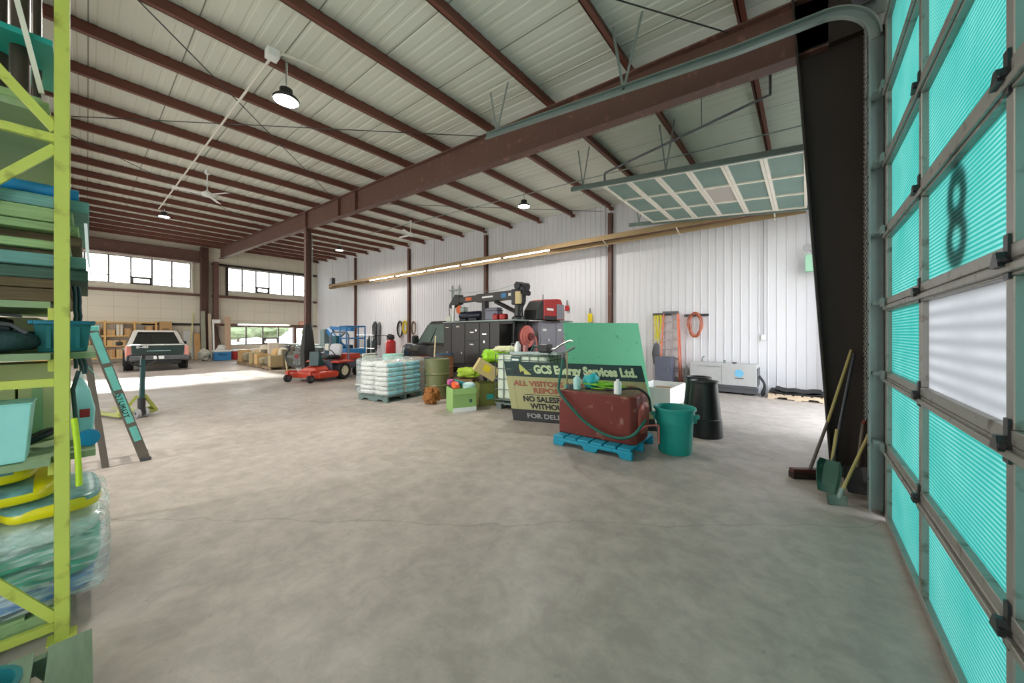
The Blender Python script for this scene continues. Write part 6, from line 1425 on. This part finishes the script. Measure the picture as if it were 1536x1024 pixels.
# wooden shelving on the window wall
t = thing('wooden_shelving','long raw wood shelving unit of cartons under the high left window','shelving',(XL+0.35,1.3,0))
ys = [-3.2,-1.95,-0.7,0.4,1.25]
mw = mat('golden_pine', rgb(214,170,104),0.7,0,0.15,4)
for y in ys:
    for x in (-0.3,0.26): MB().box(x,x+0.05,y-0.04,y+0.04,0,2.3).build('upright', mw, t)
lev = [0.3,0.95,1.5,2.24]
for z in lev: 
    MB().box(-0.3,0.32,ys[0]-0.04,ys[-1]+0.04,z-0.03,z).build('shelf', mw, t); MB().box(0.311,0.335,ys[0]-0.04,ys[-1]+0.04,z-0.07,z).build('shelf_edge', mw, t)
random.seed(21)
ln = ['bottom','middle','upper']; bn = ['far left','left','right','far right']
for li in range(3):
    for bi in range(4):
        y0 = 1.3+ys[bi]+0.08; y1 = 1.3+ys[bi+1]-0.08; span = y1-y0
        parts_ = [0.45,0.4] if (li+bi)%2 else [0.3,0.25,0.28]
        y = y0
        for pi_,f in enumerate(parts_):
            w_ = span*f; h = random.uniform(0.22,0.48) if li<2 else random.uniform(0.25,0.6)
            c = [(204,160,104),(222,214,200),(186,140,90),(214,176,120)][(li+bi+pi_)%4]; mm = 'shelf_carton_%d'%((li+bi+pi_)%4); mm = bpy.data.materials.get(mm) or mat(mm, rgb(*c),0.75,0,0.1,4)
            t2 = thing('carton','%s carton, %s in the %s bay of the %s shelf' % (['tan','white','brown','golden'][(li+bi+pi_)%4],['first','second','third'][pi_],bn[bi],ln[li]),'box',(XL+0.38,y+w_/2,lev[li]+0.001),0,'cartons on the wooden shelving')
            MB().box(-0.24,0.24,-w_/2,w_/2,0,h).build('carton_body', mm, t2); MB().box(0.24,0.243,-0.03,0.03,0,h).build('packing_tape', M['tan'], t2)
            y += w_+span*0.06
t = thing('carton','large tan carton standing on the end of the wooden shelving','box',(XL+0.4,2.95,1.2),0,None); MB().box(-0.3,0.3,-0.26,0.26,0,1.1).build('carton_body', M['card'], t); MB().box(0.3,0.303,-0.15,0.15,0.6,0.7).build('print_mark', M['wood_dark'], t)
t = thing('workbench','plain wooden bench carrying the large tan carton','bench',(XL+0.4,2.98,0)); MB().box(-0.35,0.35,-0.34,0.5,1.14,1.199).build('bench_top', mw, t)
for x in (-0.3,0.3):
    for y in (-0.28,0.45): MB().box(x-0.04,x+0.04,y-0.04,y+0.04,0,1.14).build('leg', mw, t)
# planks leaning round the far column
for i,(y,w_,h,c,lean,lab,tilt) in enumerate(((4.35,0.28,1.6,(196,152,100),0.35,'short tan plank leaning left of the far brown column',0),(3.85,0.07,2.9,(190,180,130),0.75,'thin pale batten leaning diagonally left of the far column',0.35),(4.62,0.22,3.0,(150,150,132),0.4,'tall grey green plank leaning on the far brown column',0.0),(4.95,0.16,2.85,(186,170,150),0.35,'tall pale plank in front of the far brown column',0.0),(5.12,0.1,2.5,(236,236,232),0.35,'white plastic pipe leaning on the far brown column',0.0),(5.85,0.3,2.7,(196,166,140),0.3,'wide tan plank leaning right of the far column',0.0),(5.6,0.07,2.1,(60,56,52),0.3,'dark pole leaning diagonally right of the far column',-0.35),(3.93,0.4,1.75,(190,190,188),0.15,'grey sheet panel leaning beside the end of the wooden shelving',0.0))):
    xb = XL+0.5+lean; o = MB()
    if i == 4 or i == 6: o.cyl((xb+0.05,y,0.02),(XL+0.5+0.05,y+tilt,h),w_/2,n=10)
    else: o.bar((xb+0.04,y,0.03),(XL+0.5+0.04,y+tilt,h),w_,0.04,(1,0,0)) 
    tag(o.build(['plank','batten','plank','plank','plastic_pipe','plank','pole','panel'][i], mat('leaning_%d'%i, rgb(*c),0.7,0,0.15,3), None),lab,['plank','batten','plank','plank','pipe','plank','pole','panel'][i])
for i,(x,y,sz,c,lab,nm) in enumerate(((-26.9,3.4,(0.9,0.7,0.55),(140,140,132),'grey heap of hoses on the floor beside the pickup','hose_heap'),(-27.2,4.4,(0.6,0.55,0.65),(196,196,184),'pale bundled tarp on the floor beside the far column','tarp'),(-27.95,5.3,(0.5,0.5,0.8),(230,230,220),'white sack on the floor right of the far column','sack'))):
    o = MB().blob((0,0,sz[2]/2),sz,0.8,amp=0.35,freq=5,seed=i+30,n=30,m=18).build(nm, mat('far_heap_%d'%i, rgb(*c),0.7,0,0.35,8), None, smooth=30); place(o,(x,y,0.02)); tag(o,lab,nm.replace('_',' '))
for i,(x,y,mm,lab) in enumerate(((-27.3,6.1,'red','red cooler under the low far window'),(-26.9,5.15,'blue','blue cooler left of the red cooler under the far window'),(-26.9,7.0,'darkgrey','dark grey tool chest right of the red cooler'))):
    t = thing('cooler' if i<2 else 'tool_chest',lab,'cooler' if i<2 else 'chest',(x,y,0)); MB().box(-0.3,0.3,-0.4,0.4,0,0.5).build('cooler_body' if i<2 else 'chest_body', M[mm], t, bevel=0.04); MB().box(-0.31,0.31,-0.41,0.41,0.5,0.6).build('lid', M['white'] if i<2 else M['grey'], t, bevel=0.03); MB().tube([(0.32,-0.2,0.4),(0.36,-0.15,0.36),(0.36,0.15,0.36),(0.32,0.2,0.4)],0.015,6).build('handle', M['black'], t)

# ------------------------------------------------------------------ brooms and shovels at the dark column
M['ashwood'] = mat('yellowed_ash_handle', rgb(170,156,96), 0.55, 0, 0.2, 6)
def tool_handle(t,a,b,r,m,name='handle'): return MB().cyl(a,b,r,r*0.95,12).build(name,m,t,smooth=60)
t = thing('push_broom','push broom with a dark red head leaning on the dark column','broom',(0,0,0))
tool_handle(t,(0.035,5.12,0.1),(0.185,5.24,0.62),0.016,mat('grey_broom_sleeve', rgb(92,84,74),0.5),'lower_handle'); tool_handle(t,(0.185,5.24,0.62),(0.385,5.385,1.42),0.015,M['ashwood'])
MB().obox((0.02,5.1,0.085),(0.36,0.075,0.045),math.radians(35)).build('broom_block', mat('dark_red_block', rgb(88,42,34),0.6), t, bevel=0.008); MB().obox((0.02,5.1,0.035),(0.36,0.085,0.066),math.radians(35)).build('bristles', mat('dark_bristle', rgb(52,36,32),0.9,0,0.4,60,bump=0.5,bscale=200), t)
def scoop(t,c,rz,w_,l_,m,tilt):
    """open shovel blade standing on its tip"""
    rings = []
    for k in range(7):
        a = k/6; z = l_*a; ww = w_*(0.75+0.25*min(1,a*2.2))*(1 if a<0.85 else 0.8); dep = 0.03+0.05*a
        rings.append([(-ww/2,-dep,z),(-ww*0.3,-0.008,z),(ww*0.3,-0.008,z),(ww/2,-dep,z),(ww/2-0.006,-dep-0.002,z),(ww*0.3,-0.016,z),(-ww*0.3,-0.016,z),(-ww/2+0.006,-dep-0.002,z)])
    R_ = Matrix.Rotation(rz,3,'Z')@Matrix.Rotation(tilt,3,'X')
    rings = [[Vector(c)+R_@Vector(p) for p in r] for r in rings]
    return MB().loft(rings).build('blade',m,t,smooth=40)
t = thing('scoop_shovel','dark green grain scoop standing on its tip against the dark column','shovel',(0,0,0))
scoop(t,(0.17,4.72,0.012),math.radians(-20),0.2,0.32,mat('dark_green_scoop', rgb(52,92,80),0.35,0.3,0.15,5,dirt=rgb(190,196,190),dirt_amt=-0.15),-0.35)
tool_handle(t,(0.21,4.86,0.3),(0.405,5.38,1.38),0.015,mat('dark_blue_grey_handle', rgb(62,66,74),0.4)); MB().cyl((0.2,4.83,0.22),(0.25,5.0,0.6),0.02,0.016,12).build('socket', M['ashwood'], t)
t = thing('snow_shovel','grey shovel with a red tipped grip lying against the column foot','shovel',(0,0,0))
scoop(t,(0.39,4.87,0.012),math.radians(10),0.2,0.26,M['darkgrey'],-0.5); tool_handle(t,(0.4,4.99,0.2),(0.47,5.3,0.64),0.017,mat('grey_brown_handle', rgb(104,92,80),0.5)); MB().cyl((0.47,5.29,0.63),(0.485,5.325,0.668),0.019,n=12).build('grip', mat('dull_red_grip', rgb(120,60,50),0.5), t)
t = thing('floor_scraper','floor scraper with a wooden handle nearest the door track','scraper',(0,0,0))
tool_handle(t,(0.235,4.5,0.06),(0.46,4.72,0.66),0.014,M['ashwood']); MB().obox((0.225,4.485,0.045),(0.16,0.02,0.09),math.radians(30),-0.25).build('scraper_blade', mat('green_grey_steel', rgb(72,92,80),0.4,0.4), t); MB().cyl((0.23,4.495,0.06),(0.26,4.525,0.15),0.02,n=10).build('socket', M['galv'], t)
# ------------------------------------------------------------------ outside
M['ground'] = mat('pale_gravel_yard', rgb(190, 186, 176), 0.9, 0, 0.15, 0.8)
g = MB(); 
for (a,b,c,d_) in ((-150, XL-0.35, -120, 120), (XR+0.15, 120, -120, 120), (XL-0.35, XR+0.15, -120, YF-0.12), (XL-0.35, XR+0.15, YB+0.25, 120)):
    g.box(a,b,c,d_,-0.3,-0.03)
struct(g.build('ground', M['ground']), 'pale gravel yard outside the building', 'ground')
M['leaf'] = mat('tree_leaves', rgb(128, 138, 104), 0.8, 0, 0.3, 2)
for i,(x,y,h,w) in enumerate(((-82,6.0,3.4,6),(-90,12,4.6,7),(-86,19,3.6,6),(-95,26,5,9),(-84,33,3.4,6))):
    lab = ['round leafy tree','tall leafy tree','broad leafy tree','big spreading tree','small leafy tree'][i]
    t = thing('tree', lab+' outside seen through the low far window, number %d from the left' % (i+1), 'tree', (x,y,-0.03))
    t['label'] = lab + ' in the yard seen through the low far window'
    MB().cyl((0,0,0),(0,0,h*0.5),0.22,0.12,8).build('trunk', M['wood_dark'], t)
    MB().blob((0,0,h*0.6),(w,w,h*0.85),1.0,amp=0.35,freq=0.9,seed=i+1,n=28,m=18).build('crown', M['leaf'], t)

# ------------------------------------------------------------------ camera, light
cam = bpy.data.cameras.new('camera'); co = bpy.data.objects.new('camera', cam); COL.objects.link(co)
cam.sensor_width = 36.0; cam.lens = 530/1536*36; cam.shift_y = -12/1536
cam.clip_start = 0.02; cam.clip_end = 500
co.location = (0,0,1.6); co.rotation_euler = (PI/2, 0, math.atan(441/530))
S.camera = co

w = bpy.data.worlds.new('sky'); S.world = w; w.use_nodes = True
nt = w.node_tree; bg = nt.nodes['Background']
tc = nt.nodes.new('ShaderNodeTexCoord'); sp = nt.nodes.new('ShaderNodeSeparateXYZ'); nt.links.new(tc.outputs['Generated'], sp.inputs[0])
mr = nt.nodes.new('ShaderNodeMapRange'); mr.inputs[1].default_value = 0.0; mr.inputs[2].default_value = 0.6; nt.links.new(sp.outputs[2], mr.inputs[0])
mx = nt.nodes.new('ShaderNodeMix'); mx.data_type = 'RGBA'; mx.inputs[6].default_value = (1.0,0.98,0.95,1); mx.inputs[7].default_value = (0.80,0.9,1.0,1)
nt.links.new(mr.outputs[0], mx.inputs[0]); nt.links.new(mx.outputs[2], bg.inputs['Color'])
bg.inputs['Strength'].default_value = SKY

sl = bpy.data.lights.new('sun', 'SUN'); so = bpy.data.objects.new('sun', sl); COL.objects.link(so)
sl.energy = SUN; sl.angle = math.radians(1.5); sl.color = (1.0, 0.95, 0.88)
so.rotation_euler = Vector((1.0, 0.05, -0.40)).to_track_quat('-Z','Y').to_euler()

def portal(c, sx, sy, rot):
    l = bpy.data.lights.new('daylight_portal', 'AREA'); o = bpy.data.objects.new('daylight_portal', l); COL.objects.link(o)
    l.shape = 'RECTANGLE'; l.size = sx; l.size_y = sy; l.cycles.is_portal = True
    o.location = c; o.rotation_euler = rot
S.view_settings.view_transform = 'Standard'; S.view_settings.look = 'None'; S.view_settings.exposure = EXPO; S.view_settings.gamma = 1.0
S.view_settings.use_curve_mapping = False
S.cycles.max_bounces = 10; S.cycles.diffuse_bounces = 6; S.cycles.glossy_bounces = 4; S.cycles.transparent_max_bounces = 12
S.cycles.sample_clamp_indirect = 6.0
S.cycles.use_denoising = True
